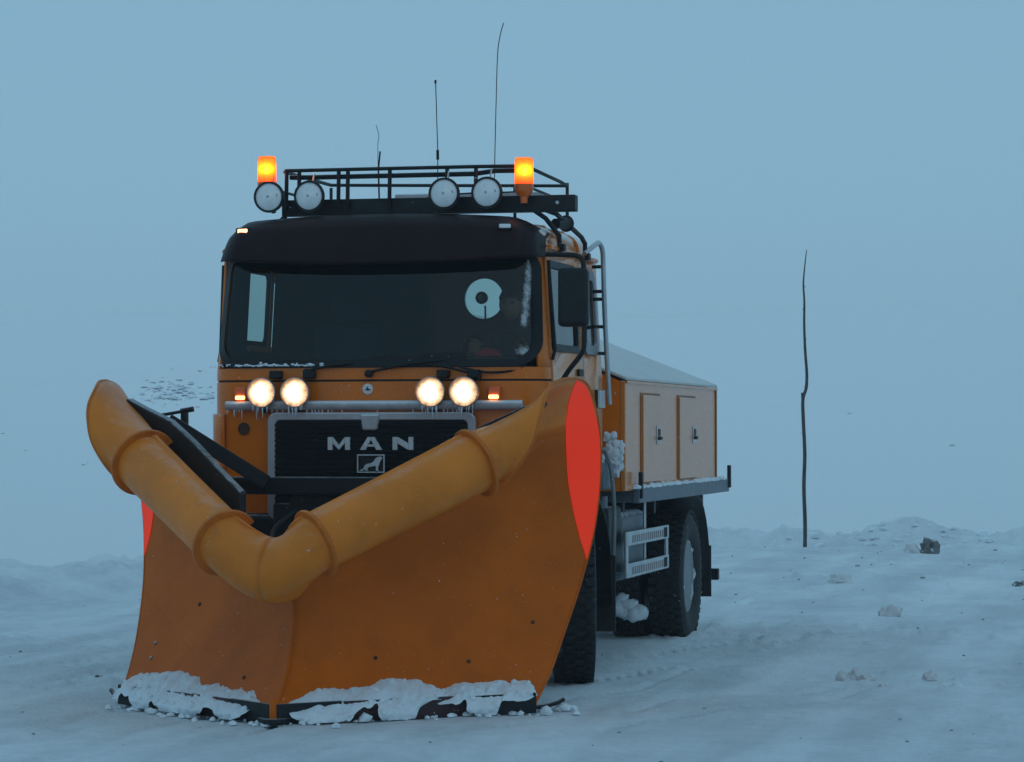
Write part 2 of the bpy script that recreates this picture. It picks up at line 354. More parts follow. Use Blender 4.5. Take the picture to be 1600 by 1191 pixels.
def ground_mesh(name, x, y, m):
    z = height(x, y); nr, na = x.shape
    me = bpy.data.meshes.new(name); v = np.stack([x, y, z], -1).reshape(-1, 3)
    i = np.arange(nr*na).reshape(nr, na); f = np.stack([i[:-1, :-1], i[:-1, 1:], i[1:, 1:], i[1:, :-1]], -1).reshape(-1, 4)
    me.vertices.add(len(v)); me.vertices.foreach_set('co', v.ravel().astype(np.float32))
    me.loops.add(f.size); me.loops.foreach_set('vertex_index', f.ravel().astype(np.int32))
    me.polygons.add(len(f)); me.polygons.foreach_set('loop_start', np.arange(0, f.size, 4, dtype=np.int32))
    me.polygons.foreach_set('loop_total', np.full(len(f), 4, np.int32)); me.update(calc_edges=True)
    me.polygons.foreach_set('use_smooth', [True]*len(f))
    bk = np.clip(bank_d(x, y)-1.6, -1, 1).ravel()
    at = me.attributes.new('beyond', 'FLOAT', 'POINT'); at.data.foreach_set('value', bk.astype(np.float32))
    me.materials.append(m); o = bpy.data.objects.new(name, me); COL.objects.link(o)
    if me.polygons[0].normal.z < 0: me.flip_normals()
    return o
def snow_ground():
    m = bpy.data.materials.new('snow_ground'); m.use_nodes = True; nt = m.node_tree; L = nt.links; b = nt.nodes['Principled BSDF']
    b.inputs['Roughness'].default_value = .75; b.inputs['Specular IOR Level'].default_value = .25
    tc = nd(nt, 'ShaderNodeTexCoord')
    mp = nd(nt, 'ShaderNodeMapping'); mp.inputs['Rotation'].default_value = (0, 0, R_(24.8)); mp.inputs['Scale'].default_value = (1.0, .12, 1)
    mp.vector_type = 'POINT'; L.new(tc.outputs['Object'], mp.inputs[0])
    s1 = nd(nt, 'ShaderNodeTexNoise'); s1.inputs['Scale'].default_value = 1.3; s1.inputs['Detail'].default_value = 7; s1.inputs['Roughness'].default_value = .62; L.new(mp.outputs[0], s1.inputs[0])
    s2 = nd(nt, 'ShaderNodeTexNoise'); s2.inputs['Scale'].default_value = .55; s2.inputs['Detail'].default_value = 8; s2.inputs['Roughness'].default_value = .65; L.new(tc.outputs['Object'], s2.inputs[0])
    s3 = nd(nt, 'ShaderNodeTexNoise'); s3.inputs['Scale'].default_value = 9; s3.inputs['Detail'].default_value = 8; s3.inputs['Roughness'].default_value = .7; L.new(tc.outputs['Object'], s3.inputs[0])
    a1 = nd(nt, 'ShaderNodeMath', operation='MULTIPLY_ADD'); L.new(s1.outputs['Fac'], a1.inputs[0]); a1.inputs[1].default_value = 1.35; L.new(s2.outputs['Fac'], a1.inputs[2])
    a2 = nd(nt, 'ShaderNodeMath', operation='MULTIPLY_ADD'); L.new(s3.outputs['Fac'], a2.inputs[0]); a2.inputs[1].default_value = .5; L.new(a1.outputs[0], a2.inputs[2])
    at = nd(nt, 'ShaderNodeAttribute'); at.attribute_name = 'beyond'
    a3 = nd(nt, 'ShaderNodeMath', operation='MULTIPLY_ADD'); L.new(at.outputs['Fac'], a3.inputs[0]); a3.inputs[1].default_value = -.34; L.new(a2.outputs[0], a3.inputs[2])
    cr = nd(nt, 'ShaderNodeValToRGB'); e = cr.color_ramp.elements
    e[0].position = .34; e[0].color = (.935, .955, .965, 1); e[1].position = .80; e[1].color = (.65, .69, .72, 1)
    q = e.new(.54); q.color = (.82, .87, .90, 1)
    mr = nd(nt, 'ShaderNodeMapRange'); mr.inputs[1].default_value = .9; mr.inputs[2].default_value = 2.2; L.new(a3.outputs[0], mr.inputs[0])
    L.new(mr.outputs[0], cr.inputs[0]); L.new(cr.outputs[0], b.inputs['Base Color'])
    n4 = nd(nt, 'ShaderNodeTexNoise'); n4.inputs['Scale'].default_value = 24; n4.inputs['Detail'].default_value = 9; n4.inputs['Roughness'].default_value = .7; L.new(tc.outputs['Object'], n4.inputs[0])
    bp = nd(nt, 'ShaderNodeBump'); bp.inputs['Strength'].default_value = .8; bp.inputs['Distance'].default_value = .035
    L.new(n4.outputs['Fac'], bp.inputs['Height']); L.new(bp.outputs[0], b.inputs['Normal'])
    return m
SG = snow_ground()
A = -13.5
xs, ys = polar(7, 1500, 1000, A, -A, 460)
g1 = ground_mesh('snow_ground', xs, ys, SG); tag(g1, kind='structure')
xs, ys = polar(7, 1500, 240, -A, 360+A, 240)
g2 = ground_mesh('snow_field', xs, ys, SG); tag(g2, kind='structure')
xs, ys = polar(.05, 7, 40, 0, 360, 60)
g3 = ground_mesh('snow_surface', xs, ys, SG); tag(g3, kind='structure')

# haze: one even box of snowy air
hz = MB().box((0, 0, 34), (3300, 3300, 80)); HM = bpy.data.materials.new('haze'); HM.use_nodes = True
hn = HM.node_tree; hn.nodes.clear(); ho = nd(hn, 'ShaderNodeOutputMaterial'); pv = nd(hn, 'ShaderNodeVolumePrincipled')
pv.inputs['Color'].default_value = (.985, .99, .995, 1); pv.inputs['Density'].default_value = .0009; pv.inputs['Anisotropy'].default_value = .0
hn.links.new(pv.outputs[0], ho.inputs['Volume'])
haze = obj('haze', hz, HM, smooth=0); tag(haze, kind='stuff')

# ------------------------------------------------------------------ lumps, stones, marker stick
def lump_mb(c, d, seed, sub=3, amp=.35, fr=2.2, flat=.25):
    bm = bmesh.new(); bmesh.ops.create_icosphere(bm, subdivisions=sub, radius=1)
    vs = []
    for v in bm.verts:
        p = v.co.copy(); k = 1+amp*mnoise.fractal(p*fr*.5+Vector((seed*3.1, seed*1.7, 0)), 1, 2, 4)
        p *= k; p.z = max(p.z, -flat) if flat else p.z
        vs.append((c[0]+p.x*d[0], c[1]+p.y*d[1], c[2]+p.z*d[2]))
    fs = [tuple(v.index for v in f.verts) for f in bm.faces]; bm.free()
    return vs, fs
def lump(name, x, y, d, m, seed, label=None, cat=None, group=None, sub=3, amp=.35, fr=2.2, z=None, sharp=60):
    z0 = ground_z(x, y) if z is None else z
    mb = MB().add(*lump_mb((x, y, z0+d[2]*.15), d, seed, sub, amp, fr))
    o = obj(name, mb, m, smooth=sharp, loc=(x, y, z0)); return tag(o, label, cat, group)
lump('boulder', 1.70, 22.3, (.13, .15, .17), 'rock', 3, 'dark grey frosted rock sitting on the snow bank right of the pole', 'rock', amp=.7, fr=3.2, sharp=25)
lump('snow_lump', 1.46, 22.2, (.11, .10, .10), 'dirty_snow', 5, 'rounded grey snow lump touching the left side of the dark rock', 'snow lump', amp=.5, fr=3)
G = 'snow lumps lying on the ploughed ground'
for x, y, d, s, m, lab in [
    (2.905, 1.72, (.05, .05, .055), 11, 'dirty_snow', 'brownish snow lump at the left end of the cluster right of the rear wheel'),
    (2.985, 1.80, (.045, .05, .065), 12, 'dirty_snow', 'tallest brownish snow lump in the middle of the cluster on the open ground'),
    (3.075, 1.72, (.055, .05, .050), 13, 'dirty_snow', 'brownish snow lump at the right end of the cluster on the open ground'),
    (3.25, 1.20, (.04, .045, .035), 14, 'dirty_snow', 'small snow crumb just in front of the brown snow lump cluster'),
    (3.50, 1.82, (.05, .045, .045), 15, 'dirty_snow', 'grey snow crumb alone to the right of the brown lump cluster'),
    (2.56, 8.30, (.10, .09, .10), 16, 'dirty_snow', 'grey snow lump on the wheel track between the truck and the far bank'),
    (.95, 10.0, (.12, .14, .06), 17, 'snow', 'flat snow clod just right of the truck tail on the ground'),
    (1.43, 14.1, (.14, .15, .08), 18, 'dirty_snow', 'low grey snow clod on the ground below the pole'),
    (3.40, 14.15, (.06, .12, .06), 19, 'rock', 'dark stone at the right edge of the road track'),
    (-2.23, .74, (.035, .04, .045), 20, 'rock', 'small grey stone left of the plough blade')]:
    lump('snow_lump' if m != 'rock' else 'stone', x, y, d, m, s, lab, 'snow lump' if m != 'rock' else 'stone', G if m != 'rock' else None, amp=.6, fr=3.0)
# scattered grit and crumbs nobody could count
mb = MB()
for k in range(170):
    yy = rng.uniform(-4, 24); xx = rng.uniform(-5, 7)+(-.25)*(yy+3)*.3
    s = rng.uniform(.004, .011)*(1+.03*max(0, yy)); s *= (1 if rng.random() < .93 else 2.0)
    v, f = lump_mb((xx, yy, ground_z(xx, yy)+s*.2), (s*1.3, s*1.3, s*.8), k, 1, .5, 3); mb.add(v, f)
tag(obj('grit', mb, 'rock'), 'dark grit and ice crumbs scattered over the ploughed snow', 'grit', kind='stuff')
mb = MB()
for k in range(380):
    t = rng.uniform(0, 1); seg = rng.choice([3, 4, 5, 6], p=[.15, .25, .3, .3]); a = np.array(BANK[seg]); b = np.array(BANK[seg+1]); p = a+(b-a)*t
    n = np.array([-(b-a)[1], (b-a)[0]])/np.hypot(*(b-a)); p = p+n*rng.normal(.5, .9)
    s = rng.uniform(.015, .065)*(1.7 if rng.random() < .08 else 1)
    v, f = lump_mb((p[0], p[1], ground_z(*p)+s*.1), (s*1.2, s*1.1, s*.8), k+900, 1, .5, 2.5); mb.add(v, f)
tag(obj('snow_crumbs', mb, 'snow'), 'broken snow crumbs along the ploughed bank behind the truck', 'snow', kind='stuff')
mb = MB()                                             # bare stones showing through on the hillside, left
for k in range(190):
    a = R_(13.264)+math.radians(6.7-1.0*rng.normal(0, .35)); r = 18+abs(rng.normal(118, 7))
    if k % 6 == 0: a = R_(13.264)+math.radians(rng.uniform(4.5, 10.5)); r = rng.uniform(70, 128)
    if k % 22 == 0: a = R_(13.264)-math.radians(rng.uniform(2.0, 10)); r = rng.uniform(70, 125)
    x, y = cx-math.sin(a)*r, cyy+math.cos(a)*r
    s = rng.uniform(.03, .12)*(r/110)*(.6 if k % 6 == 0 else rng.choice([.5, .8, 1.0, 1.5])); v, f = lump_mb((x, y, ground_z(x, y)), (s*1.3, s*1.2, s*.7), k, 1, .5, 2); mb.add(v, f)
tag(obj('hill_rocks', mb, 'hill_rock'), 'sparse bare rocks showing through the snow on the far slope', 'rocks', kind='stuff')

pb = (-.47, 25.36); z0 = ground_z(*pb)-.25
offs = [(0, 0), (.012, .6), (-.008, 1.2), (.010, 1.7), (-.016, 2.25), (-.020, 2.55), (.038, 2.72), (.050, 2.95), (.022, 3.3), (.006, 3.7), (.010, 4.05), (-.006, 4.32), (.020, 4.6), (.055, 4.85)]
P = smooth_pts([(pb[0]+a*.8, pb[1]+.4*a, z0+h*.99) for a, h in offs], 5)
root = empty('marker_pole', (pb[0], pb[1], z0), 'thin crooked wooden snow marker stick standing in the bank right of the truck', 'pole')
obj('stick', MB().tube(P, lambda t: .031-.011*t-(.014*t**3), 9), 'bark', root)
stub = MB().tube([(pb[0]-.022, pb[1], z0+2.45), (pb[0]-.032, pb[1], z0+2.62)], .016, 6)
obj('broken_stub', stub, 'bark', root)
for k in range(9):
    h = .5+.45*k; i = int(h/4.85*(len(P)-1)); q = P[i]; a = random.random()*6.28
    obj('knot', MB().tube([q, q+Vector((.03*math.cos(a), .03*math.sin(a), .02))], .012, 5, r1=.005), 'bark', root)

# ================================================================== PLOUGH
T0 = Vector((.668, .63, .396)).normalized()
E1 = Vector((-.686, .727, 0)).normalized(); E2 = E1.cross(T0) if E1.cross(T0).z > 0 else T0.cross(E1)
C1 = Vector((.28, -2.23, 1.07)); C2 = C1+T0*1.175
RT = .165
PHI = [62, 88, 114, 140, 166, 192, 218, 244, 266, 285]
def circ(c, r, phis, inward=1.0): return [c+(E1*math.cos(R_(a))+E2*math.sin(R_(a)))*r for a in phis]
def nose_curl():
    return [Vector((0, y, z)) for y, z in ((-2.06, 1.075), (-2.17, 1.092), (-2.28, 1.080), (-2.38, 1.03), (-2.445, .95), (-2.455, .865), (-2.405, .785), (-2.29, .732), (-2.10, .712), (-1.88, .718))]
NB = [Vector(p) for p in ((0, -2.16, .04), (0, -2.02, .13), (0, -1.89, .25), (0, -1.78, .42), (0, -1.735, .60), (0, -1.79, .78), (0, -1.95, .95))]
EB = [Vector(p) for p in ((1.35, -1.13, .05), (1.385, -.87, .22), (1.42, -.64, .44), (1.475, -.39, .74), (1.53, -.235, 1.06), (1.568, -.205, 1.38), (1.575, -.23, 1.68))]
EC = [Vector(p) for p in ((1.575, -.38, 1.89), (1.572, -.60, 2.02), (1.560, -.86, 2.058), (1.515, -1.10, 2.045), (1.473, -1.28, 1.995), (1.468, -1.40, 1.90), (1.450, -1.455, 1.79), (1.415, -1.47, 1.66), (1.330, -1.47, 1.52), (1.232, -1.462, 1.415))]
# seams of the flared mouth: circle at the second rib
stC = [nose_curl(), circ(C1, RT, PHI), circ(C1+(C2-C1)*.5, RT*1.01, PHI), circ(C2, RT*1.05, PHI), EC]
stS = [0, .19, .50, .76, 1.0]
def cat(p0, p1, p2, p3, t0, t1, t2, t3, t):
    m1 = (p2-p0)/(t2-t0)*(t2-t1); m2 = (p3-p1)/(t3-t1)*(t2-t1); u = (t-t1)/(t2-t1)
    return (2*u**3-3*u*u+1)*p1+(u**3-2*u*u+u)*m1+(-2*u**3+3*u*u)*p2+(u**3-u*u)*m2
def curl_at(k, s):
    pts = [c[k] for c in stC]
    mir = Vector((-pts[1].x, pts[1].y, pts[1].z))
    P = [mir]+pts+[pts[-1]+(pts[-1]-pts[-2])*.5]; S = [-stS[1]]+stS+[1.12]
    for i in range(1, len(P)-2):
        if s <= S[i+1]+1e-9:
            if i == 3 or i == 2:      # straight pipe between the ribs
                u = (s-S[i])/(S[i+1]-S[i]); return P[i]+(P[i+1]-P[i])*u
            if i == 4: u = (s-S[i])/(S[i+1]-S[i]); return P[i]+(P[i+1]-P[i])*(u*(.72+.28*u))
            return cat(P[i-1], P[i], P[i+1], P[i+2], S[i-1], S[i], S[i+1], S[i+2], s)
    return P[-2]
def board_at(k, s): return NB[k]+(EB[k]-NB[k])*s
def prof(s, n=3):
    K = [board_at(k, s) for k in range(7)]+[curl_at(k, s) for k in range(10)]
    return K
SUB = 4
def prof_s(s): return smooth_pts(prof(s), SUB)
SS = sorted(set([round(x, 4) for x in np.linspace(0, 1, 49)]+stS))
plough = empty('snow_plough', (0, -1.9, 0), 'orange V-shaped snow plough blade with rolled tube-like top edge and red tips', 'snow plough')
def mir(P, sg): return [Vector((p.x*sg, p.y, p.z)) for p in P]
nb = 7*SUB-2                                            # profile index where board ends and curl begins
for sg in (1, -1):
    rows = [mir(prof_s(s), sg) for s in SS]
    bo = obj('mouldboard', MB().grid([r[:nb+1] for r in rows]), 'board', plough, smooth=60, solid=.012, soff=0)
    tb = obj('rolled_edge', MB().grid([r[nb:] for r in rows]), 'tube', plough, smooth=60, solid=.014, soff=0)
    # stiffening ribs round the pipe and the weld line between them
    def band(mb, c, ri, ro, w, a0, a1, n=36):
        ang = np.linspace(a0, a1, n)
        rws = []
        for a in ang:
            dv = E1*math.cos(R_(a))+E2*math.sin(R_(a))
            rws.append([c+dv*ri-T0*w/2, c+dv*ro-T0*w/2, c+dv*ro+T0*w/2, c+dv*ri+T0*w/2])
        mb.grid([mir(q, sg) for q in rws], close_v=True); m = len(mb.v)-n*4
        mb.f += [(m, m+1, m+2, m+3), (m+(n-1)*4, m+(n-1)*4+1, m+(n-1)*4+2, m+(n-1)*4+3)]
    for c, rr in ((C1, RT), (C2, RT*1.05)):
        mb = MB(); band(mb, c, rr-.02, rr+.047, .024, 40, 288); obj('rib', mb, 'rib', plough, bevel=.004)
    mb = MB(); band(mb, C1+T0*.42, RT-.01, RT+.0075, .010, 55, 286); obj('weld_seam', mb, 'seam', plough)
    # edge bead on the flared mouth
    mb = MB().tube(mir(smooth_pts(EC[2:], 4), sg), .011, 6); obj('edge_bead', mb, 'rib', plough)
    mb = MB().tube(mir(smooth_pts(EB+EC[:3], 4), sg), .009, 6); obj('end_bead', mb, 'board', plough)
    # red band along the outer edge, lens shaped
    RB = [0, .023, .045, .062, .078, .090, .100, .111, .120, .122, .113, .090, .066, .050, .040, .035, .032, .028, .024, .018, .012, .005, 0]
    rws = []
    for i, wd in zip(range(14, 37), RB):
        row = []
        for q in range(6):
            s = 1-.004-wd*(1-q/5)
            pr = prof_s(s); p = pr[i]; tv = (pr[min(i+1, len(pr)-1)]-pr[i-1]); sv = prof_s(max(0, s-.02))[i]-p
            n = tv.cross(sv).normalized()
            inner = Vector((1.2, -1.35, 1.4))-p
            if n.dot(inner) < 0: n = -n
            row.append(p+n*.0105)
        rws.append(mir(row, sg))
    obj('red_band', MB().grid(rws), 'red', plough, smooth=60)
    # cutting edge in bolted segments
    d = (EB[0]-NB[0]); nrm = Vector((d.y, -d.x, 0)).normalized()
    for j in range(4):
        a = NB[0]+d*(j/4+.004); b = NB[0]+d*((j+1)/4-.004)
        for p in (a, b): p.z = 0
        mid = (a+b)/2+nrm*.020
        mb = MB().beam(mir([a+nrm*.022+Vector((0, 0, .055))], sg)[0], mir([b+nrm*.022+Vector((0, 0, .060))], sg)[0], .024, .125)
        obj('cutting_edge', mb, 'maroon' if j in (2, 1) else 'steel_black', plough, bevel=.004)
    # wear shoe running out past the tip
    mb = MB().tube(mir(smooth_pts([(1.28, -1.17, .03), (1.38, -1.08, .03), (1.45, -1.0, .045), (1.49, -.95, .065)], 4), sg), .014, 8)
    obj('wear_shoe', mb, 'steel_black', plough)
    # back frame: stiffener along the top, two struts
    mb = MB(); rws = []
    for q, hh in (((.93, .015), (.86, .06), (.76, .10), (.6, .11), (.42, .11), (.24, .10)) if sg < 0 else ((.93, .015), (.87, .045), (.78, .055), (.70, .02), (.64, .008))):
        pr = prof_s(q); t = max(pr, key=lambda p: p.z); y = t.y+.10+.15*min(1, (1-q)*5)
        rws.append(mir([Vector((t.x, y, t.z+hh)), Vector((t.x-.01, y+.09, t.z+hh+.005)), Vector((t.x-.01, y+.08, t.z-.02-1.2*hh)), Vector((t.x, y, t.z-1.2*hh))], sg))
    mb.grid(rws, close_v=True); n_ = len(rws)*4; mb.f += [(0, 1, 2, 3), (n_-4, n_-3, n_-2, n_-1)]
    obj('back_stiffener', mb, 'steel_black', plough, bevel=.012)
    a = Vector((1.22*sg, -.64, 1.80)); b = Vector((.62*sg, -.40, 1.39))
    obj('push_strut', MB().beam(a, b, .09, .095), 'steel_black', plough, bevel=.008)
    obj('lift_ram', MB().tube([(.5*sg, -.3, 1.0), (.9*sg, -.62, .9)], .05, 10).tube([(.9*sg, -.62, .9), (1.0*sg, -.56, .88)], .03, 10), 'steel_black', plough)
    for zz in (.35, .8):
        obj('back_rib', MB().beam((.1*sg, -1.42 if zz > .5 else -1.52, zz), (1.34*sg, .02 if zz > .5 else -.38, zz), .08, .08), 'steel_black', plough)
def on_board(sg, s, z, lift=.012):
    pr = prof_s(s)[:nb]; k = 0
    while k < len(pr)-2 and pr[k+1].z < z: k += 1
    t = (z-pr[k].z)/(pr[k+1].z-pr[k].z); p = pr[k].lerp(pr[k+1], t); q = prof_s(max(0, s-.02))[k]-pr[k]; n = (pr[k+1]-pr[k]).cross(q).normalized()
    if n.y > 0: n = -n
    return mir([p+n*lift], sg)[0], mir([n], sg)[0]
for sg, s_, z in ((-1, .86, .36), (-1, .87, .27), (-1, .60, .62), (1, .86, .52), (1, .30, .34), (1, .66, .30), (-1, .25, .22)):
    p, n = on_board(sg, s_, z, .007); obj('bolt', MB().lathe([(.013, 0), (.013, .006), (.008, .009)], p, n, 8), 'grey' if s_ > .8 and sg < 0 else 'seam', plough)
obj('scratch', MB().tube([on_board(-1, .98-.40*k/14+.004*math.sin(k*2.1), .66-.36*k/14, .0065)[0] for k in range(15)], .0012, 5), 'rib', plough)
obj('nose_shoe', MB().prism([(-.13, -2.10, .005), (-.04, -2.24, .005), (.04, -2.24, .005), (.13, -2.10, .005)], (0, 0, .028)), 'steel_black', plough, bevel=.005)
obj('nose_plate', MB().prism([(-.032, -2.165, .0), (0, -2.215, .0), (.032, -2.165, .0)], (0, 0, .15)), 'board', plough, bevel=.01)
obj('mount_beam', MB().box((0, -.30, 1.37), (1.86, .10, .115)), 'steel_black', plough, bevel=.012)
obj('mount_plate', MB().box((0, -.26, 1.02), (1.0, .08, .58)).box((-.55, -.22, .8), (.12, .16, .9)).box((.55, -.22, .8), (.12, .16, .9)), 'steel_black', plough, bevel=.01)
mb = MB().beam((-.35, -.3, .7), (0, -1.6, .55), .11, .11).beam((.35, -.3, .7), (0, -1.6, .55), .11, .11)
obj('push_frame', mb, 'steel_black', plough, bevel=.01)
mb = MB().beam((-1.125, -.58, 1.62), (-1.125, -.58, 1.85), .05, .04, (1, 0, 0)); obj('bracket_post', mb, 'steel_black', plough, bevel=.004)
mb = MB().tube([(-1.30, -.60, 1.832), (-1.20, -.6, 1.848), (-1.06, -.59, 1.872)], .011, 8).tube([(-1.145, -.595, 1.86), (-1.06, -.59, 1.875)], .018, 8)
obj('bracket_arm', mb, 'steel_black', plough)
# hydraulic hoses hanging behind the nose
for k, (x, zz) in enumerate(((-.45, 1.2), (-.3, 1.22), (.1, 1.2))):
    obj('hose', MB().tube(smooth_pts([(x, -.32, zz), (x-.05, -.6, zz-.1), (x+.05, -1.0, zz-.2), (x+.12, -1.4, zz-.35)], 5), .016, 8), 'rubber', plough)
# snow packed along the cutting edge
def edge_snow(sg, s0, s1, hmax, seed, label):
    d = (EB[0]-NB[0]); nrm = Vector((d.y, -d.x, 0)).normalized(); N = max(40, int((s1-s0)*230)); rows = []
    for i in range(N+1):
        u = i/N; s = s0+(s1-s0)*u
        env = min(1, min(u, 1-u)*7)**.6
        q = 1.0+.60*float(fbm(np.array([s*5.0+seed]), np.array([seed*1.0]), 2, seed, .45)[0])+.10*float(fbm(np.array([s*34+seed]), np.array([1.7]), 3, seed+2, .6)[0])
        hh = hmax*env*q
        lo = .105-.10*min(1, max(0, 1.15+2.8*float(fbm(np.array([s*9+seed*2]), np.array([3.3]), 3, seed+5)[0])))*env**.5*(1 if not (sg > 0 and s > .82) else .25)
        row = []
        M_ = 20
        for j in range(M_+1):
            v = j/M_
            z = lo+(hh+.10-lo)*v
            pr = prof_s(s); zs = [p.z for p in pr[:16]]
            k = 0
            while k < 14 and zs[k+1] < z: k += 1
            t = min(1, max(0, (z-zs[k])/(zs[k+1]-zs[k]+1e-6))); base = pr[k].lerp(pr[k+1], t)
            if z < zs[0]: base = Vector((pr[0].x, pr[0].y, z))
            bul = (.034+.060*hh/hmax*math.sin(math.pi*(.12+.80*v))**.9)*(.35+.65*env)*(1-v**6*.9)+.045*(1-v)**2
            jit = .030*float(fbm(np.array([s*15+seed]), np.array([z*16.]), 2, seed+9, .5)[0])+.013*float(fbm(np.array([s*62+seed]), np.array([z*46.]), 3, seed+29, .6)[0])
            p = base+nrm*(bul+jit+.014); p.z = z+.012*float(fbm(np.array([s*40+seed]), np.array([v*5.]), 3, seed+19)[0])*(.3+v)
            row.append(p)
        row.append(row[-1]-nrm*.10)
        rows.append(mir(row, sg))
    mb = MB().grid(rows); rr = random.Random(seed)
    for k in range(int((s1-s0)*60)):                  # crumbs sticking to the ridge
        row = rr.choice(rows[2:-2]); p = row[rr.randint(4, 20)]; r = rr.uniform(.006, .020)
        mb.add(*lump_mb(p, (r*1.3, r*1.1, r), k+seed*7, 1, .6, 3, flat=0))
    o = obj('packed_snow', mb, 'snow', smooth=70)
    return tag(o, label, 'snow', 'snow packed along the cutting edge')
edge_snow(1, .03, .64, .088, 5, 'long ridge of packed snow along the right blade of the plough')
edge_snow(1, .58, .975, .072, 8, 'packed snow at the outer end of the right plough blade')
edge_snow(-1, .46, .99, .092, 12, 'thick packed snow at the outer end of the left plough blade')
edge_snow(-1, .10, .62, .052, 15, 'thin packed snow between the nose and the left blade tip')
mb = MB()
for k in range(110):
    sg = random.choice((-1, 1)); s = random.uniform(0, 1.0); d = (EB[0]-NB[0]); nrm = Vector((d.y, -d.x, 0)).normalized()
    p = NB[0]+d*s+nrm*abs(random.gauss(.03, .12)); r = random.uniform(.006, .022)*(1.8 if random.random() < .12 else 1); x, y = p.x*sg, p.y
    v, f = lump_mb((x, y, ground_z(x, y)+r*.5), (r*1.3, r*1.2, r), k, 1, .5, 3); mb.add(v, f)
for k in range(26):
    x = 1.42+random.gauss(0, .07); y = -.95+random.gauss(0, .12); r = random.uniform(.010, .036)
    v, f = lump_mb((x, y, ground_z(x, y)+r*.6), (r*1.2, r*1.2, r), k, 1, .5, 3); mb.add(v, f)
tag(obj('snow_clods', mb, 'snow', smooth=60), 'loose snow clods fallen in front of the plough cutting edge', 'snow', kind='stuff')
for o_ in []: pass

# ================================================================== TRUCK
truck = empty('snow_plough_truck', (0, 2.5, 0), 'orange heavy truck with dark visor, lit round headlamps, roof rack and box behind', 'truck')
W0, RC = 1.16, .20
def Wz(z): return W0-.045*min(1, max(0, (z-2.1)/.8))
def yo(x, W):
    a = abs(x); y = 0
    if a > W-RC: y = RC-math.sqrt(max(0, RC*RC-(a-(W-RC))**2))
    return y-.04*(1-(x/W)**2)
def rake(z): return max(0, z-2.14)*.15
def front_outline(W, x0=-9, n=9, cx_=12, yb=None):
    P = []
    for k in range(n+1): a = R_(90*k/n); P.append((-(W-RC)-RC*math.cos(a), RC-RC*math.sin(a)))
    for k in range(1, cx_): P.append((-(W-RC)+2*(W-RC)*k/cx_, 0))
    for k in range(n+1): a = R_(90-90*k/n); P.append(((W-RC)+RC*math.cos(a), RC-RC*math.sin(a)))
    return [(x, y-.04*max(0, 1-(x/W)**2)) for x, y in P]
def front_strip(z0, z1, off=0., nz=4, yb=.22):
    rows = []
    for k in range(nz+1):
        z = z0+(z1-z0)*k/nz; W = Wz(z); o = front_outline(W)
        o = [(-W, yb)]+o+[(W, yb)]
        rows.append([Vector((x*(1+off/W), y-off*(1 if y < RC*.7 else 0)+rake(z), z)) for x, y in o])
    return rows
cab = obj('cab_front', MB().grid(front_strip(2.072, 2.15)), 'paint', truck, smooth=45)
obj('front_panel', MB().grid(front_strip(1.18, 2.058)), 'paint', truck, smooth=45)
obj('panel_gap', MB().grid(front_strip(2.05, 2.08, off=-.012, nz=1)), 'interior', truck)
# windscreen pillars and header
for sg in (1, -1):
    rows = []
    for k in range(13):
        z = 2.15+.83*k/12; W = Wz(z); row = []
        for q in range(7):
            x = W-.055+.055*q/6; x = min(x, W-1e-4); row.append(Vector((x*sg, yo(x, W)+rake(z), z)))
        row.append(Vector((W*sg, .34, z))); rows.append(row)
    obj('windscreen_pillar', MB().grid(rows), 'paint', truck, smooth=60, solid=.02)
obj('header', MB().grid(front_strip(2.86, 3.0)), 'black', truck, smooth=50)  # black puts the visor's shade into the colour; the header itself is orange
def roof_ring(W, y0, y1, z, rc, n=8):
    P = []
    for (cxx, cyc, a0) in ((W-rc, y1-rc, 0), (-(W-rc), y1-rc, 90), (-(W-rc), y0+rc, 180), (W-rc, y0+rc, 270)):
        for k in range(n+1): a = R_(a0+90*k/n); P.append(Vector((cxx+rc*math.cos(a), cyc+rc*math.sin(a), z)))
    return P
rows = [roof_ring(1.115, .10, 1.86, 2.96, .2), roof_ring(1.112, .10, 1.86, 3.0, .2), roof_ring(1.09, .13, 1.83, 3.06, .2), roof_ring(1.04, .19, 1.78, 3.10, .2), roof_ring(.92, .30, 1.66, 3.125, .2), roof_ring(.3, .7, 1.2, 3.14, .1)]
mb = MB().grid(rows, close_v=True); n = len(rows[0]); mb.f.append(tuple(range(len(mb.v)-n, len(mb.v))))
obj('roof', mb, 'paint_side', truck, smooth=50)
for k in (.65, 1.25):
    obj('roof_swage', MB().tube(smooth_pts([(1.122, k, 2.97), (1.10, k, 3.04), (1.03, k, 3.095), (.8, k, 3.125), (-.8, k, 3.125), (-1.03, k, 3.095), (-1.10, k, 3.04), (-1.122, k, 2.97)], 4), .012, 8), 'paint', truck)
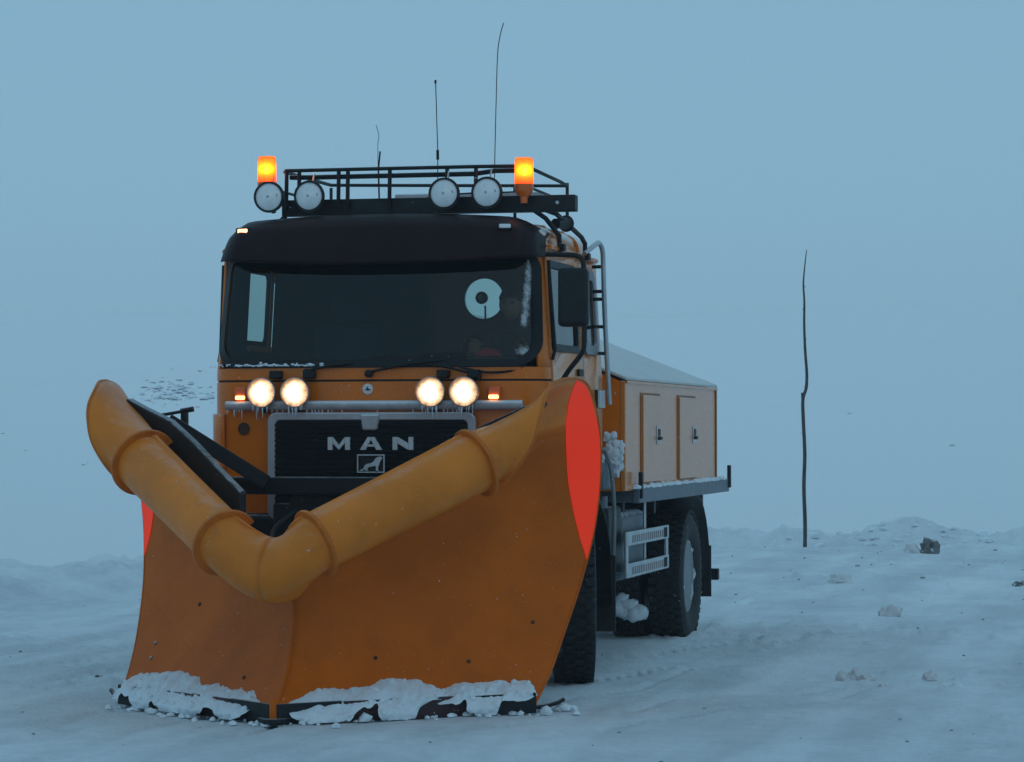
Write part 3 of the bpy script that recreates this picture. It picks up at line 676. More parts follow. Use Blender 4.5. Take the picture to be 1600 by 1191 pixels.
# side walls with window openings
def cells(us, vs_, holes, fn):
    mb = MB()
    for a, b in zip(us[:-1], us[1:]):
        for c, d in zip(vs_[:-1], vs_[1:]):
            mu, mv = (a+b)/2, (c+d)/2
            if any(h[0] < mu < h[1] and h[2] < mv < h[3] for h in holes): continue
            mb.add([fn(a, c), fn(b, c), fn(b, d), fn(a, d)], [(0, 1, 2, 3)])
    me = {}
    V = []; F = []
    for f in mb.f:
        q = []
        for i in f:
            key = tuple(round(t, 5) for t in mb.v[i])
            if key not in me: me[key] = len(V); V.append(mb.v[i])
            q.append(me[key])
        F.append(tuple(q))
    o = MB(); o.v = V; o.f = F; return o
def rrect(x0, x1, z0, z1, r, n=6, cut=0):
    P = []
    for (cx_, cz_, a0) in ((x1-r, z1-r, 0), (x0+r, z1-r, 90), (x0+r, z0+r, 180), (x1-r, z0+r, 270)):
        for k in range(n+1): a = R_(a0+90*k/n); P.append((cx_+r*math.cos(a), cz_+r*math.sin(a)))
    return P
def ring_strip(outer, inner, fn, t):                  # a flat frame of thickness t following a surface
    n = len(outer); mb = MB(); rows = [[fn(u, v, 0) for u, v in outer], [fn(u, v, t) for u, v in outer], [fn(u, v, t) for u, v in inner], [fn(u, v, 0) for u, v in inner]]
    mb.grid(rows, close_u=True, close_v=True); return mb
def patch(outline, fn, rings=10):
    c = (sum(p[0] for p in outline)/len(outline), sum(p[1] for p in outline)/len(outline)); n = len(outline)
    rows = [[fn(c[0]+(u-c[0])*k/rings, c[1]+(v-c[1])*k/rings, 0) for u, v in outline] for k in range(1, rings+1)]
    mb = MB().grid(rows, close_v=True); mb.add([fn(c[0], c[1], 0)], []); i = len(mb.v)-1
    mb.f += [(i, k, (k+1) % n) for k in range(n)]; return mb
DW = (.235, 1.085, 2.275, 2.855); QW = (1.25, 1.70, 2.285, 2.84)
DWL = (.66, 1.215, 2.33, 2.87)
for sg in (1, -1):
    fn = lambda y, z, t=0, sg=sg: Vector(((Wz(z)+t)*sg, y, z))
    dw = DW if sg > 0 else DWL
    door = obj('door', cells([.215, dw[0], dw[1], 1.215 if sg > 0 else 1.24], [1.42, 1.7, 2.0, 2.1, dw[2], dw[3], 2.95], [dw], lambda y, z: fn(y, z, .008)), 'paint_side', truck, solid=.02, soff=-1)
    obj('rear_side_panel', cells([1.228 if sg > 0 else 1.25, QW[0]+.012, QW[1], 1.86], [1.42, 2.0, 2.1, QW[2], QW[3], 2.96], [(QW[0]+.012, QW[1], QW[2], QW[3])] , lambda y, z: fn(y, z, .006)), 'paint_side', truck, solid=.02, soff=-1)
    obj('door_gap', cells([1.202, 1.24], [1.40, 2.2, 2.96], [], lambda y, z: fn(y, z, -.004)), 'interior', truck)
    o = rrect(*dw, .06); i = rrect(dw[0]+.035, dw[1]-.035, dw[2]+.035, dw[3]-.035, .05)
    o2 = rrect(dw[0]-.012, dw[1]+.012, dw[2]-.012, dw[3]+.012, .06)
    obj('window_frame', ring_strip(o2, i, lambda u, v, t: fn(u, v, .004+t), .014), 'black', door)
    obj('window', patch(o, lambda u, v, t: fn(u, v, .0), 3), 'glass', door)
    q = QW; o2 = rrect(q[0]-.004, q[1]+.02, q[2]-.02, q[3]+.02, .08); i = rrect(q[0]+.05, q[1]-.04, q[2]+.045, q[3]-.045, .06)
    obj('rear_side_window_frame', ring_strip(o2, i, lambda u, v, t: fn(u, v, .008+t), .016), 'grey', truck)
    obj('rear_side_window', patch(i, lambda u, v, t: fn(u, v, .004), 3), 'glass', truck)
    # inner lining
    obj('side_lining', cells([.20, dw[0], dw[1], 1.26, QW[1], 1.86], [1.42, 2.1, 2.29, QW[3] if sg > 0 else 2.87, 2.96], [(dw[0], dw[1], 2.29, 2.9)] + ([(1.26, QW[1], 2.29, 2.9)] if sg > 0 else []), lambda y, z: fn(y, z, -.035)), 'interior', truck)
    obj('rain_gutter', MB().tube([(1.135*sg, .25, 2.955), (1.135*sg, 1.80, 2.945)], .018, 8), 'paint', truck)
    mb = MB().box((1.178*sg, 1.05, 2.13), (.02, .14, .05)); obj('handle', mb, 'black', door, bevel=.006)
    # lower corner panels
    rows = []
    for k in range(6):
        z = 1.30+.545*k/5; row = []
        for x, y in front_outline(W0+.022):
            if x > 1.02: row.append(Vector((x*sg, y-.018, z)))
        row.append(Vector(((W0+.022)*sg, .62, z))); rows.append(row)
    obj('corner_panel', MB().grid(rows), 'paint', truck, smooth=50, solid=.015)
    mb = MB().tube([(1.135*sg, .228, 2.86), ((1.180 if sg > 0 else 1.155)*sg, .225, 2.27), (1.165*sg, .215, 2.20)], .012, 8); obj('wind_deflector', mb, 'black', truck)
    # rear fender behind cab
obj('underfloor', MB().box((0, 1.0, 1.36), (2.1, 1.7, .1)), 'interior', truck)
obj('roof_lining', MB().box((0, .99, 2.945), (2.18, 1.70, .02)), 'interior', truck)
# rear wall with a round window
RWC = (.311, 2.685); RWR = .158
AA = sorted([2*math.pi*k/40 for k in range(40)]+[math.atan2(zz-RWC[1], xx-RWC[0]) % (2*math.pi) for xx in (1.12, -1.12) for zz in (2.96, 1.42)]); n = len(AA); sq = []
for a in AA:
    ca, sa = math.cos(a), math.sin(a)
    tx = ((1.12-RWC[0]) if ca > 0 else (1.12+RWC[0]))/max(1e-6, abs(ca)); tz = ((2.96-RWC[1]) if sa > 0 else (RWC[1]-1.42))/max(1e-6, abs(sa)); t = min(tx, tz)
    sq.append((RWC[0]+ca*t, RWC[1]+sa*t))
for yy, m, nm in ((1.80, 'interior', 'rear_lining'), (1.86, 'paint', 'rear_wall')):
    mb = MB().grid([[Vector((RWC[0]+RWR*math.cos(a), yy, RWC[1]+RWR*math.sin(a))) for a in AA], [Vector((x, yy, z)) for x, z in sq]], close_v=True)
    obj(nm, mb, m, truck, smooth=0)
rw = obj('rear_window', MB().lathe([(RWR+.012, 0), (RWR+.012, .03), (RWR-.012, .03), (RWR-.012, 0)], (RWC[0], 1.775, RWC[1]), (0, 1, 0), 40, caps=False), 'black', truck)
obj('pane', MB().lathe([(.001, 0), (RWR, 0)], (RWC[0], 1.83, RWC[1]), (0, 1, 0), 40, caps=False), 'glass', rw)
obj('hub', MB().lathe([(.042, 0), (.046, .03), (.034, .05), (.028, .05)], (RWC[0]-.012, 1.79, RWC[1]+.005), (0, -1, 0), 20), 'black', rw)
obj('hub_cap', MB().lathe([(.022, 0), (.018, .012)], (RWC[0]-.012, 1.739, RWC[1]+.005), (0, -1, 0), 16), 'grey', rw)
obj('rod', MB().tube([(RWC[0]+.008, 1.79, RWC[1]-.05), (RWC[0]+.010, 1.79, RWC[1]-.165)], .007, 6), 'black', rw)
# windscreen
def ws_fn(x, z, t=0):
    W = Wz(z); x = max(-W+.001, min(W-.001, x*W/W0)); return Vector((x, yo(x, W)+rake(z)-.004-t, z))
wo_ = rrect(-1.105, 1.105, 2.185, 2.94, .15, 8)
def dense(o, n=4): return [(o[i][0]+(o[(i+1) % len(o)][0]-o[i][0])*k/n, o[i][1]+(o[(i+1) % len(o)][1]-o[i][1])*k/n) for i in range(len(o)) for k in range(n if abs(o[(i+1) % len(o)][0]-o[i][0])+abs(o[(i+1) % len(o)][1]-o[i][1]) > .2 else 1)]
def dense2(o):
    out = []
    for i in range(len(o)):
        a, b = o[i], o[(i+1) % len(o)]; L = math.hypot(b[0]-a[0], b[1]-a[1]); n = max(1, int(L/.05))
        out += [(a[0]+(b[0]-a[0])*k/n, a[1]+(b[1]-a[1])*k/n) for k in range(n)]
    return out
wd = dense2(wo_)
ws = obj('windscreen', patch(wd, ws_fn, 60), 'windshield', truck, smooth=60)
fa = ws.data.attributes.new('frost', 'FLOAT', 'POINT')
for i, v in enumerate(ws.data.vertices):
    p = v.co+world_loc(ws); x, z = p.x, p.z; f = 0
    f = max(f, .72*math.exp(-((x-1.02-.05*(z-2.6))/.045)**2)*(1 if 2.42 < z < 2.95 else max(0, 1-abs(z-2.42)/.06) if z < 2.42 else 0))
    f = max(f, .74*math.exp(-((x-1.02)/.10)**2-((z-2.26)/.055)**2))
    f = max(f, .50*math.exp(-((z-2.20)/.028)**2)*(1 if x < .3 else .4)*(.9 if x < -.35 else .55))
    f = max(f, .35*math.exp(-((x+.72)/.2)**2-((z-2.23)/.03)**2))
    fa.data[i].value = f
wi = dense2(rrect(-1.085, 1.085, 2.205, 2.93, .135, 8))
# matched ring for the rubber surround
oo = rrect(-1.135, 1.135, 2.155, 2.965, .17, 8); ii = rrect(-1.082, 1.082, 2.205, 2.93, .135, 8)
def sub_match(o, k=24):
    out = []
    for i in range(len(o)):
        a, b = o[i], o[(i+1) % len(o)]; n = k if i % 9 == 8 else 1
        out += [(a[0]+(b[0]-a[0])*q/n, a[1]+(b[1]-a[1])*q/n) for q in range(n)]
    return out
obj('windscreen_seal', ring_strip(sub_match(oo), sub_match(ii), lambda u, v, t: ws_fn(u, v, t+.002), .012), 'black', truck)
# interior
obj('dashboard', MB().box((0, .42, 2.03), (2.1, .46, .26)).box((.62, .36, 2.18), (.6, .3, .08)), 'interior', truck, bevel=.04)
for sx in (.68, -.62):
    st = obj('seat', MB().box((sx, 1.15, 1.83), (.54, .52, .16)), 'interior', truck, bevel=.05)
    obj('backrest', MB().box((sx, 1.46, 2.18), (.52, .13, .64), Matrix.Rotation(R_(-8), 3, 'X')), 'interior', st, bevel=.05)
    obj('headrest', MB().box((sx, 1.53, 2.58), (.28, .10, .17)), 'interior', st, bevel=.04)
    obj('seat_base', MB().box((sx, 1.15, 1.58), (.36, .4, .34)), 'interior', st)
sw = obj('steering_wheel', MB().tube([(.68+.23*math.cos(a), .62-.10*math.sin(a), 2.24+.19*math.sin(a)) for a in np.linspace(0, 6.28319, 33)], .016, 8), 'black', truck)
obj('spoke', MB().tube([(.46, .62, 2.24), (.68, .60, 2.24), (.90, .62, 2.24)], .014, 6).tube([(.68, .60, 2.24), (.68, .45, 2.05)], .03, 8), 'black', sw)
# visor
rows = []
for k in range(15):
    v = k/14; row = []
    for q in range(41):
        x = -1.0+2.0*q/40; a = abs(x)
        ztop = 3.185-.05*a**2-.16*max(0, a-.80)**2/.04*.55; zbot = 2.835+.045*a**2
        z = zbot+(ztop-zbot)*v
        W = 1.135-.03*v; xx = x*W; th = v
        y = yo(xx*.999, W)-.085+.16*v**1.6+.10*max(0, v-.7)**2/.09+.07*max(0, a-.86)/.14
        row.append(Vector((xx, y, z)))
    rows.append(row)
vis = obj('sun_visor', MB().grid(rows), 'visor', truck, smooth=60, solid=.012)
for x in (-.62, -.35, .02, .35, .66):
    obj('rivet', MB().lathe([(.008, 0), (.006, .004)], (x, -.062+.03, 3.03), (0, -1, .2), 8), 'black', vis)
for x, y, on in ((-.925, .045, True), (.895, .005, False)):
    lm = obj('marker_lamp', MB().box((x, y-.012, 3.076), (.105, .05, .046), Matrix.Rotation(R_(-18) if x < 0 else R_(10), 3, 'Z')), 'black', vis, bevel=.008)
    obj('lens', MB().box((x+(.004), y-.030, 3.076), (.078, .036, .028), Matrix.Rotation(R_(-18) if x < 0 else R_(10), 3, 'Z')), 'marker_on' if on else 'lamp_off', lm, bevel=.006)
# headlamps
def round_lamp(name, c, r, depth, lens_mat, parent, tilt=0, ice=False, stem=None):
    c = Vector(c); ax = Vector((0, -1, tilt)).normalized()
    h = obj(name, MB().lathe([(r*.25, -depth), (r*.7, -depth*.75), (r*.97, -depth*.25), (r*1.0, 0), (r*1.01, .003), (r*.88, .004)], c, ax, 28), 'black', parent)
    pr = [(.0005, .030)]+[(r*(.965 if ice else .885)*k/8, .030-.020*(k/8)**2) for k in range(1, 9)]
    l = obj('lens', MB().lathe(pr, c, ax, 28, caps=False), lens_mat, h, loc=c)
    obj('rim', MB().lathe([(r*(.955 if ice else .875), .006), (r*(.97 if ice else .90), .020), (r*1.01, .018), (r*1.035, .0), (r*1.0, -.02)], c, ax, 28, caps=False), 'silver' if ice else 'black', h)
    if ice:
        ib = MB()
        for k in range(7):
            x = c.x+r*(-.5+1.0*k/6)+random.uniform(-.01, .01); zt = c.z-math.sqrt(max(0, r*r-(x-c.x)**2))+.006; L = random.uniform(.02, .085)
            ib.tube([(x, c.y-.012, zt), (x+random.uniform(-.004, .004), c.y-.012, zt-L)], .0065, 5, r1=.001)
        obj('icicle', ib, 'ice', h)
    return h
HX = (-.738, -.505, .425, .652)
for x in HX:
    h = round_lamp('headlamp', (x, -.15, 1.985), .098, .11, 'lamp_on', truck, ice=True)
    obj('stalk', MB().box((x, -.07, 1.90), (.035, .05, .10)), 'black', h)
for x in (-.665, -.43, .49, .70):
    obj('lamp_bracket', MB().box((x, -.065, 2.105), (.078, .08, .055)), 'black', truck, bevel=.008)
for x, sgn in ((-.915, -1), (.832, 1)):
    il = obj('indicator', MB().box((x, -.045, 1.975), (.085, .05, .10)), 'amber_cup', truck, bevel=.01)
    obj('lens', MB().box((x, -.074, 1.953), (.066, .02, .026)), 'amber_on', il, bevel=.008)
obj('bumper_bar', MB().tube([(-1.02, -.045, 1.90), (-.6, -.085, 1.90), (0, -.095, 1.90), (.6, -.085, 1.90), (1.02, -.045, 1.90)], .031, 12), 'bar', truck)
mb = MB()
for k in range(34):
    x = random.uniform(-1.0, .7); L = random.uniform(.015, .07); mb.tube([(x, -.10, 1.872), (x, -.10, 1.872-L)], .005, 5, r1=.001)
obj('icicle', mb, 'ice', truck)
# grille
gr = obj('grille', MB().box((.002, -.055, 1.50), (1.36, .05, .66)), 'interior', truck)
oo = rrect(-.712, .715, 1.14, 1.852, .06); ii = rrect(-.660, .664, 1.20, 1.802, .035)
obj('grille_frame', ring_strip(oo, ii, lambda u, v, t: Vector((u, -.062-t*1.0, v)), .045), 'bar', gr, bevel=.008)
for k in range(17):
    z = 1.215+.035*k
    obj('slat', MB().box((.002, -.092, z), (1.325, .035, .011), Matrix.Rotation(R_(25), 3, 'X')), 'black', gr)
obj('snowy_latch', MB().prism([(-.065, -.125, 1.84), (.065, -.125, 1.84), (.05, -.125, 1.735), (-.05, -.125, 1.735)], (0, .05, 0)), 'bar', gr, bevel=.012)
# lettering on the grille (zoomed pixels of the plate turned into metres)
YL = -.118
def px(zx, zy): return Vector((-.290+(zx-440)*(.588/530), YL, 1.6895-(zy-250)*(.0855/82)))
def letter(polys):
    mb = MB()
    for p in polys: mb.prism([px(*q) for q in p], (0, .022, 0))
    return obj('letter', mb, 'letter', gr, bevel=.002, smooth=0)
letter([[(440, 332), (440, 250), (470, 250), (470, 332)], [(548, 332), (548, 250), (578, 250), (578, 332)], [(471, 250), (509, 300), (509, 332), (471, 288)], [(547, 250), (509, 300), (509, 332), (547, 288)]])
letter([[(640, 332), (688, 250), (708, 250), (708, 268), (676, 332)], [(778, 332), (730, 250), (709, 250), (709, 268), (742, 332)], [(686, 312), (695, 296), (723, 296), (732, 312)]])
letter([[(842, 332), (842, 250), (872, 250), (872, 332)], [(940, 332), (940, 250), (970, 250), (970, 332)], [(873, 250), (873, 290), (939, 332), (939, 290)]])
bd = obj('badge', MB().prism([px(626, 476), px(626, 360), px(796, 360), px(796, 476)], (0, .02, 0)), 'black', gr)
def pf(zx, zy): p = px(zx, zy); p.y -= .006; return p
o1 = [(626, 476), (796, 476), (796, 360), (626, 360)]; i1 = [(633, 469), (789, 469), (789, 367), (633, 367)]
mb = MB(); n = 4
mb.grid([[pf(*q) for q in o1], [pf(*q)+Vector((0, -.004, 0)) for q in o1], [pf(*q)+Vector((0, -.004, 0)) for q in i1], [pf(*q) for q in i1]], close_u=True, close_v=True)
lion = [(642, 464), (650, 455), (664, 452), (668, 440), (674, 428), (690, 419), (712, 416), (728, 404), (738, 388), (752, 377), (768, 373), (782, 378), (780, 390), (770, 394), (772, 402), (766, 412), (763, 426), (757, 440), (756, 456), (764, 463), (742, 463), (744, 442), (737, 432), (716, 438), (702, 440), (692, 446), (690, 456), (698, 463), (676, 463), (678, 452), (668, 458), (656, 464)]
pl = [pf(*q)+Vector((0, -.004, 0)) for q in lion]
bmx = bmesh.new(); vv = [bmx.verts.new(p) for p in pl]; fc = bmx.faces.new(vv); bmesh.ops.triangulate(bmx, faces=[fc]); bmx.verts.index_update()
mb.add([v.co for v in bmx.verts], [tuple(v.index for v in f.verts) for f in bmx.faces]); bmx.free()
obj('lion_mark', mb, 'letter', gr, smooth=0)
em = obj('round_emblem', MB().lathe([(.036, 0), (.036, .006), (.030, .009)], (-.034, -.040, 2.008), (0, -1, 0), 24), 'white', truck)
obj('emblem_mark', MB().prism([(x_+.022, -.052, z_) for x_, z_ in ((-.078, 2.004), (-.062, 2.0), (-.056, 1.996), (-.04, 2.0), (-.032, 2.006), (-.048, 2.008), (-.054, 2.022), (-.062, 2.024), (-.060, 2.010))], (0, .002, 0)), 'interior', em, smooth=0)
obj('side_emblem', MB().lathe([(.042, 0), (.042, .006), (.034, .006), (.034, .003)], (-.905, -.02, 1.745), (-.12, -1, 0), 20), 'seam', truck)
# wipers
for (a, b, c, d) in (((-.02, -.075, 2.12), (.52, -.03, 2.20), (-.03, -.03, 2.205), (.62, -.02, 2.235)), ((.72, -.075, 2.10), (.25, -.03, 2.19), (.0, -.03, 2.19), (.62, -.03, 2.20)), ((-.45, -.07, 2.13), (-.1, -.04, 2.18), (-.25, -.035, 2.185), (.08, -.035, 2.195))):
    w = obj('wiper', MB().tube([a, (Vector(a)+Vector(b))/2+Vector((0, -.02, .012)), b], .010, 6).lathe([(.026, 0), (.026, .04), (.015, .05)], Vector(a)+Vector((0, .03, -.01)), (0, -1, 0), 10), 'black', truck)
    obj('blade', MB().beam(c, d, .02, .035), 'rubber', w)
obj('cowl_hose', MB().tube(smooth_pts([(.60, -.06, 2.15), (.78, -.04, 2.115), (.98, 0, 2.13), (1.02, .01, 2.17)], 5), .009, 6), 'black', truck)
mb = MB()
for k in range(110):
    x = random.gauss(-.72, .22); z = 2.163+abs(random.gauss(0, .007)); r = random.uniform(.004, .010)
    if x > .05 and random.random() < .75: continue
    v, f = lump_mb((x, yo(x, W0)-.012, z), (r*1.7, r, r), k, 1, .5, 3); mb.add(v, f)
tag(obj('frost_rim', mb, 'snow', truck), kind='stuff')
# mirrors
mir_ = obj('mirror', MB().box((1.340, .075, 2.605), (.200, .14, .385), Matrix.Rotation(R_(6), 3, 'Z')), 'black', truck, bevel=.03, segs=3)
obj('arm', MB().tube(smooth_pts([(1.15, .12, 2.895), (1.26, .07, 2.888), (1.36, .06, 2.88), (1.405, .06, 2.84), (1.415, .06, 2.7)], 4), .017, 8).tube(smooth_pts([(1.415, .06, 2.5), (1.412, .06, 2.32), (1.395, .07, 2.24), (1.29, .12, 2.12), (1.20, .2, 2.0)], 4), .017, 8), 'black', mir_)
# hand rail up the back corner of the cab, vent
obj('grab_rail', MB().tube(smooth_pts([(1.155, 1.30, 2.97), (1.21, 1.42, 3.04), (1.215, 1.52, 3.055), (1.225, 1.585, 3.01), (1.225, 1.62, 2.9), (1.225, 1.66, 2.6), (1.225, 1.74, 2.25), (1.225, 1.83, 1.92)], 5), .018, 10), 'silver', truck)
for z in (2.895, 2.72, 2.665, 2.47, 2.28): obj('rail_bracket', MB().tube([(1.225, 1.62+(2.9-z)*.2, z), (1.14, 1.66, z)], .014, 6), 'black', truck)
vt = obj('side_vent', MB().box((1.172, 1.70, 1.955), (.03, .20, .13)), 'interior', truck)
for k in range(4): obj('vent_bar', MB().box((1.192, 1.62+.052*k, 1.955), (.02, .022, .125)), 'white', vt)
# roof rack
rack = empty('roof_rack', (0, .8, 3.2), parent=truck)
def tb(name, P, r, m='steel_black', par=rack, sub=0): return obj(name, MB().tube(smooth_pts(P, sub) if sub else P, r, 8), m, par)
tb('rail', [(-.74, 1.45, 3.50), (-.74, .36, 3.50), (-.715, .30, 3.503), (.62, .30, 3.503), (.90, .33, 3.503), (.96, .42, 3.50), (1.0, 1.2, 3.47), (1.0, 1.45, 3.46)], .013)
tb('rail', [(-.70, .36, 3.462), (-.56, .34, 3.458), (.60, .34, 3.458), (.74, .37, 3.478), (.90, .35, 3.475)], .017)
tb('rail', [(-.74, 1.45, 3.50), (1.0, 1.45, 3.46)], .012)
tb('rail', [(-.74, 1.45, 3.36), (-.74, .32, 3.36)], .010); tb('rail', [(.98, .36, 3.36), (1.0, 1.45, 3.34)], .010)
tb('rail', [(-.74, 1.45, 3.38), (1.0, 1.45, 3.38)], .010)
for x in (-.71, -.62, -.34, -.275, .02, .42, .62): tb('upright', [(x, .31, 3.50), (x-.01, .33, 3.24)], .014)
for x in (-.74, -.3, .2, .62, 1.0): tb('upright', [(x, 1.45, 3.48), (x, 1.45, 3.2)], .012)
for y in (.75, 1.1): tb('cross_bar', [(-.74, y, 3.30), (1.0, y, 3.30)], .012)
obj('cross_beam', MB().box((.265, .40, 3.252), (2.05, .10, .11)), 'steel_black', rack, bevel=.006)
obj('beam_bolt', MB().lathe([(.012, 0), (.012, .006)], (1.17, .349, 3.255), (0, -1, 0), 8), 'silver', rack)
obj('light_bar', MB().box((.36, 1.15, 3.375), (1.06, .09, .045)), 'bar', rack, bevel=.01)
obj('cable', MB().tube(smooth_pts([(.05, .6, 3.30), (.25, .6, 3.33), (.5, .55, 3.345), (.85, .5, 3.345), (.95, .4, 3.36)], 5), .006, 6), 'black', rack)
tb('support_leg', [(.965, .36, 3.235), (1.06, .48, 3.16), (1.145, .52, 3.045), (1.15, .52, 2.93)], .017)
tb('support_leg', [(1.0, .36, 3.24), (1.13, .5, 3.19), (1.15, 1.22, 3.08), (1.155, 1.32, 3.04), (1.15, 1.345, 2.94)], .017)
tb('support_leg', [(-.75, .4, 3.2), (-.95, .6, 3.08)], .017); tb('support_leg', [(-.74, 1.3, 3.3), (-.95, 1.3, 3.06)], .017)
obj('clamp', MB().box((1.16, .53, 2.965), (.05, .07, .05)).box((1.16, 1.35, 2.95), (.05, .07, .05)), 'steel_black', rack, bevel=.006)
for x in (-.80, -.515, .428, .722):
    sp = round_lamp('spotlight', (x, .20, 3.318), .104, .10, 'lamp_off', truck)
    obj('reflector_mark', MB().lathe([(.009, 0), (.010, .003)], (x-.002, .172, 3.318), (0, -1, 0), 14).add([(x+.01, .1745, 3.312), (x+.07, .178, 3.322), (x+.06, .178, 3.338), (x+.012, .1745, 3.330)], [(0, 1, 2, 3)]), 'lamp_mark', sp)
    obj('mount', MB().tube([(x, .24, 3.32), (x, .30, 3.22)], .018, 6), 'black', sp)
    obj('aerial_wire', MB().tube([(x+.01, .25, 3.42), (x+.02, .25, 3.475)], .006, 5), 'silver', sp)
obj('air_horn', MB().lathe([(.05, 0), (.058, .02), (.045, .03), (.035, .10), (.035, .22)], (1.14, .80, 3.145), (-.12, -.75, -.05), 18), 'black', truck)
# beacons
for x, zb in ((-.848, 3.384), (.952, 3.335)):
    bc = obj('beacon', MB().lathe([(.024, -.115), (.026, -.075), (.058, -.045), (.064, -.01), (.066, .012)], (x, .30, zb+.03), (0, 0, 1), 24), 'amber_cup', truck)
    obj('lens', MB().lathe([(.064, .012), (.063, .10), (.061, .175), (.055, .188), (.001, .192)], (x, .30, zb+.03), (0, 0, 1), 28, caps=False), 'beacon', bc)
    obj('bulb', MB().lathe([(.001, -.026), (.018, -.018), (.024, 0), (.018, .018), (.001, .026)], (x+(.012 if x > 0 else .004), .27, zb+.03+.10), (0, 0, 1), 12, caps=False), 'bulb', bc)
    obj('reflector', MB().lathe([(.03, 0), (.035, .14)], (x, .335, zb+.045), (0, 0, 1), 14), 'amber_cup', bc)
# antennas
obj('antenna', MB().tube([(-.052, .30, 3.28), (-.058, .30, 3.50), (-.046, .30, 3.62)], .006, 6).tube(smooth_pts([(-.06, .30, 3.46), (-.062, .3, 3.66), (-.055, .3, 3.73), (-.075, .3, 3.80)], 4), .0022, 5), 'black', truck)
obj('antenna', MB().tube([(.357, .30, 3.28), (.357, .30, 3.56), (.356, .3, 3.64), (.342, .3, 4.09)], .0034, 6).tube([(.357, .30, 3.555), (.356, .30, 3.62)], .010, 8).tube([(.342, .3, 4.07), (.341, .3, 4.092)], .008, 6), 'black', truck)
obj('antenna', MB().tube(smooth_pts([(.748, .30, 3.30), (.752, .30, 3.55), (.762, .3, 3.95), (.772, .3, 4.25), (.79, .3, 4.38), (.814, .3, 4.462)], 5), .0032, 6), 'black', truck)
# chassis
obj('chassis_rail', MB().box((.42, 3.6, .93), (.09, 6.2, .26)), 'steel_black', truck); obj('chassis_rail', MB().box((-.42, 3.6, .93), (.09, 6.2, .26)), 'steel_black', truck)
obj('front_bumper', MB().box((0, -.04, 1.0), (2.2, .12, .34)), 'steel_black', truck, bevel=.03)
obj('axle', MB().tube([(-1.0, 1.31, .54), (1.0, 1.31, .54)], .09, 12), 'steel_black', truck)
obj('axle', MB().tube([(-1.0, 5.38, .54), (1.0, 5.38, .54)], .11, 12).lathe([(.05, -.2), (.24, -.1), (.27, 0), (.24, .1), (.05, .2)], (0, 5.38, .54), (0, 1, 0), 16), 'steel_black', truck)
obj('engine', MB().box((0, .9, 1.0), (.8, 1.5, .7)), 'interior', truck)
obj('fuel_tank', MB().box((.86, 3.2, .86), (.56, 1.0, .52)), 'bluegrey', truck, bevel=.06)
obj('battery_box', MB().box((.93, 2.35, .92), (.46, .5, .50)), 'steel_black', truck, bevel=.02)
obj('exhaust_stack', MB().tube([(1.10, 2.20, .42), (1.10, 2.20, 1.25)], .035, 10), 'grey', truck)
obj('pipe', MB().tube([(1.18, 3.42, .66), (1.18, 3.42, 1.22)], .013, 8), 'silver', truck)
obj('air_hose', MB().tube(smooth_pts([(1.17, 1.90, 1.6), (1.19, 2.05, 1.45), (1.20, 2.12, 1.2), (1.19, 2.16, .9), (1.16, 2.2, .6)], 5), .016, 8), 'grey', truck)
# wheels
def tyre_mb(cxx, cyc, cz, w, R, sg):
    h = w/2; pr = [(R*.56, -h*.70), (R*.62, -h*.86), (R*.78, -h), (R*.90, -h*.97), (R*.965, -h*.86), (R*.99, -h*.72), (R, -h*.4), (R, h*.4), (R*.99, h*.72), (R*.965, h*.86), (R*.90, h*.97), (R*.78, h), (R*.62, h*.86), (R*.56, h*.70)]
    return MB().lathe(pr, (cxx, cyc, cz), (sg, 0, 0), 56, caps=False)
def wheel(cxx, cyc, w, sg, snowy=True, R=.535, rimmat='grey'):
    cz = R-.02
    root = empty('wheel', (cxx, cyc, cz), parent=truck)
    ty = obj('tyre', tyre_mb(cxx, cyc, cz, w, R, sg), 'rubber', root, smooth=40)
    tr = MB(); n = 44
    for k in range(n):
        a = 2*math.pi*(k+.2)/n
        for q, off in ((-.36, 0), (-.12, .5), (.12, 0), (.36, .5)):
            a2 = a+off*2*math.pi/n; c = Vector((cxx+q*w, cyc+(R+.003)*math.cos(a2), cz+(R+.003)*math.sin(a2)))
            tr.box(c, (w*.20, 2*math.pi*R/n*.62, .028), Matrix.Rotation(a2-math.pi/2, 3, 'X'))
    tag(obj('tread', tr, 'rubber', root), kind='stuff')
    rim = MB().lathe([(R*.565, w*.36), (R*.545, w*.34), (R*.50, w*.20), (R*.44, w*.10), (R*.30, w*.12), (R*.24, w*.20), (R*.19, w*.30), (R*.05, w*.32)], (cxx, cyc, cz), (sg, 0, 0), 36)
    rm = obj('rim', rim, rimmat, root)
    for k in range(10):
        a = 2*math.pi*k/10; p = Vector((cxx+sg*w*.16, cyc+R*.33*math.cos(a), cz+R*.33*math.sin(a)))
        obj('wheel_nut', MB().lathe([(.016, -.02), (.016, .025), (.010, .03)], p, (sg, 0, 0), 6), rimmat, root)
    if snowy:
        sm = MB(); nn = 48; rows = []
        for j in range(7):
            rr = R*(.55-.075*j); row = []
            for k in range(nn):
                a = 2*math.pi*k/nn; jit = float(fbm(np.array([math.cos(a)*3+j*.7]), np.array([math.sin(a)*3]), 4, 88)[0])
                row.append(Vector((cxx+sg*(w*.33-.006*j+.055*jit-(.05 if j == 6 else 0)), cyc+rr*math.cos(a)*(1+.06*jit), cz+rr*math.sin(a)*(1+.06*jit))))
            rows.append(row)
        sm.grid(rows, close_v=True); sm.f.append(tuple(range(len(sm.v)-nn, len(sm.v))))
        tag(obj('wheel_snow', sm, 'wheel_snow', root, smooth=70), kind='stuff')
    return root
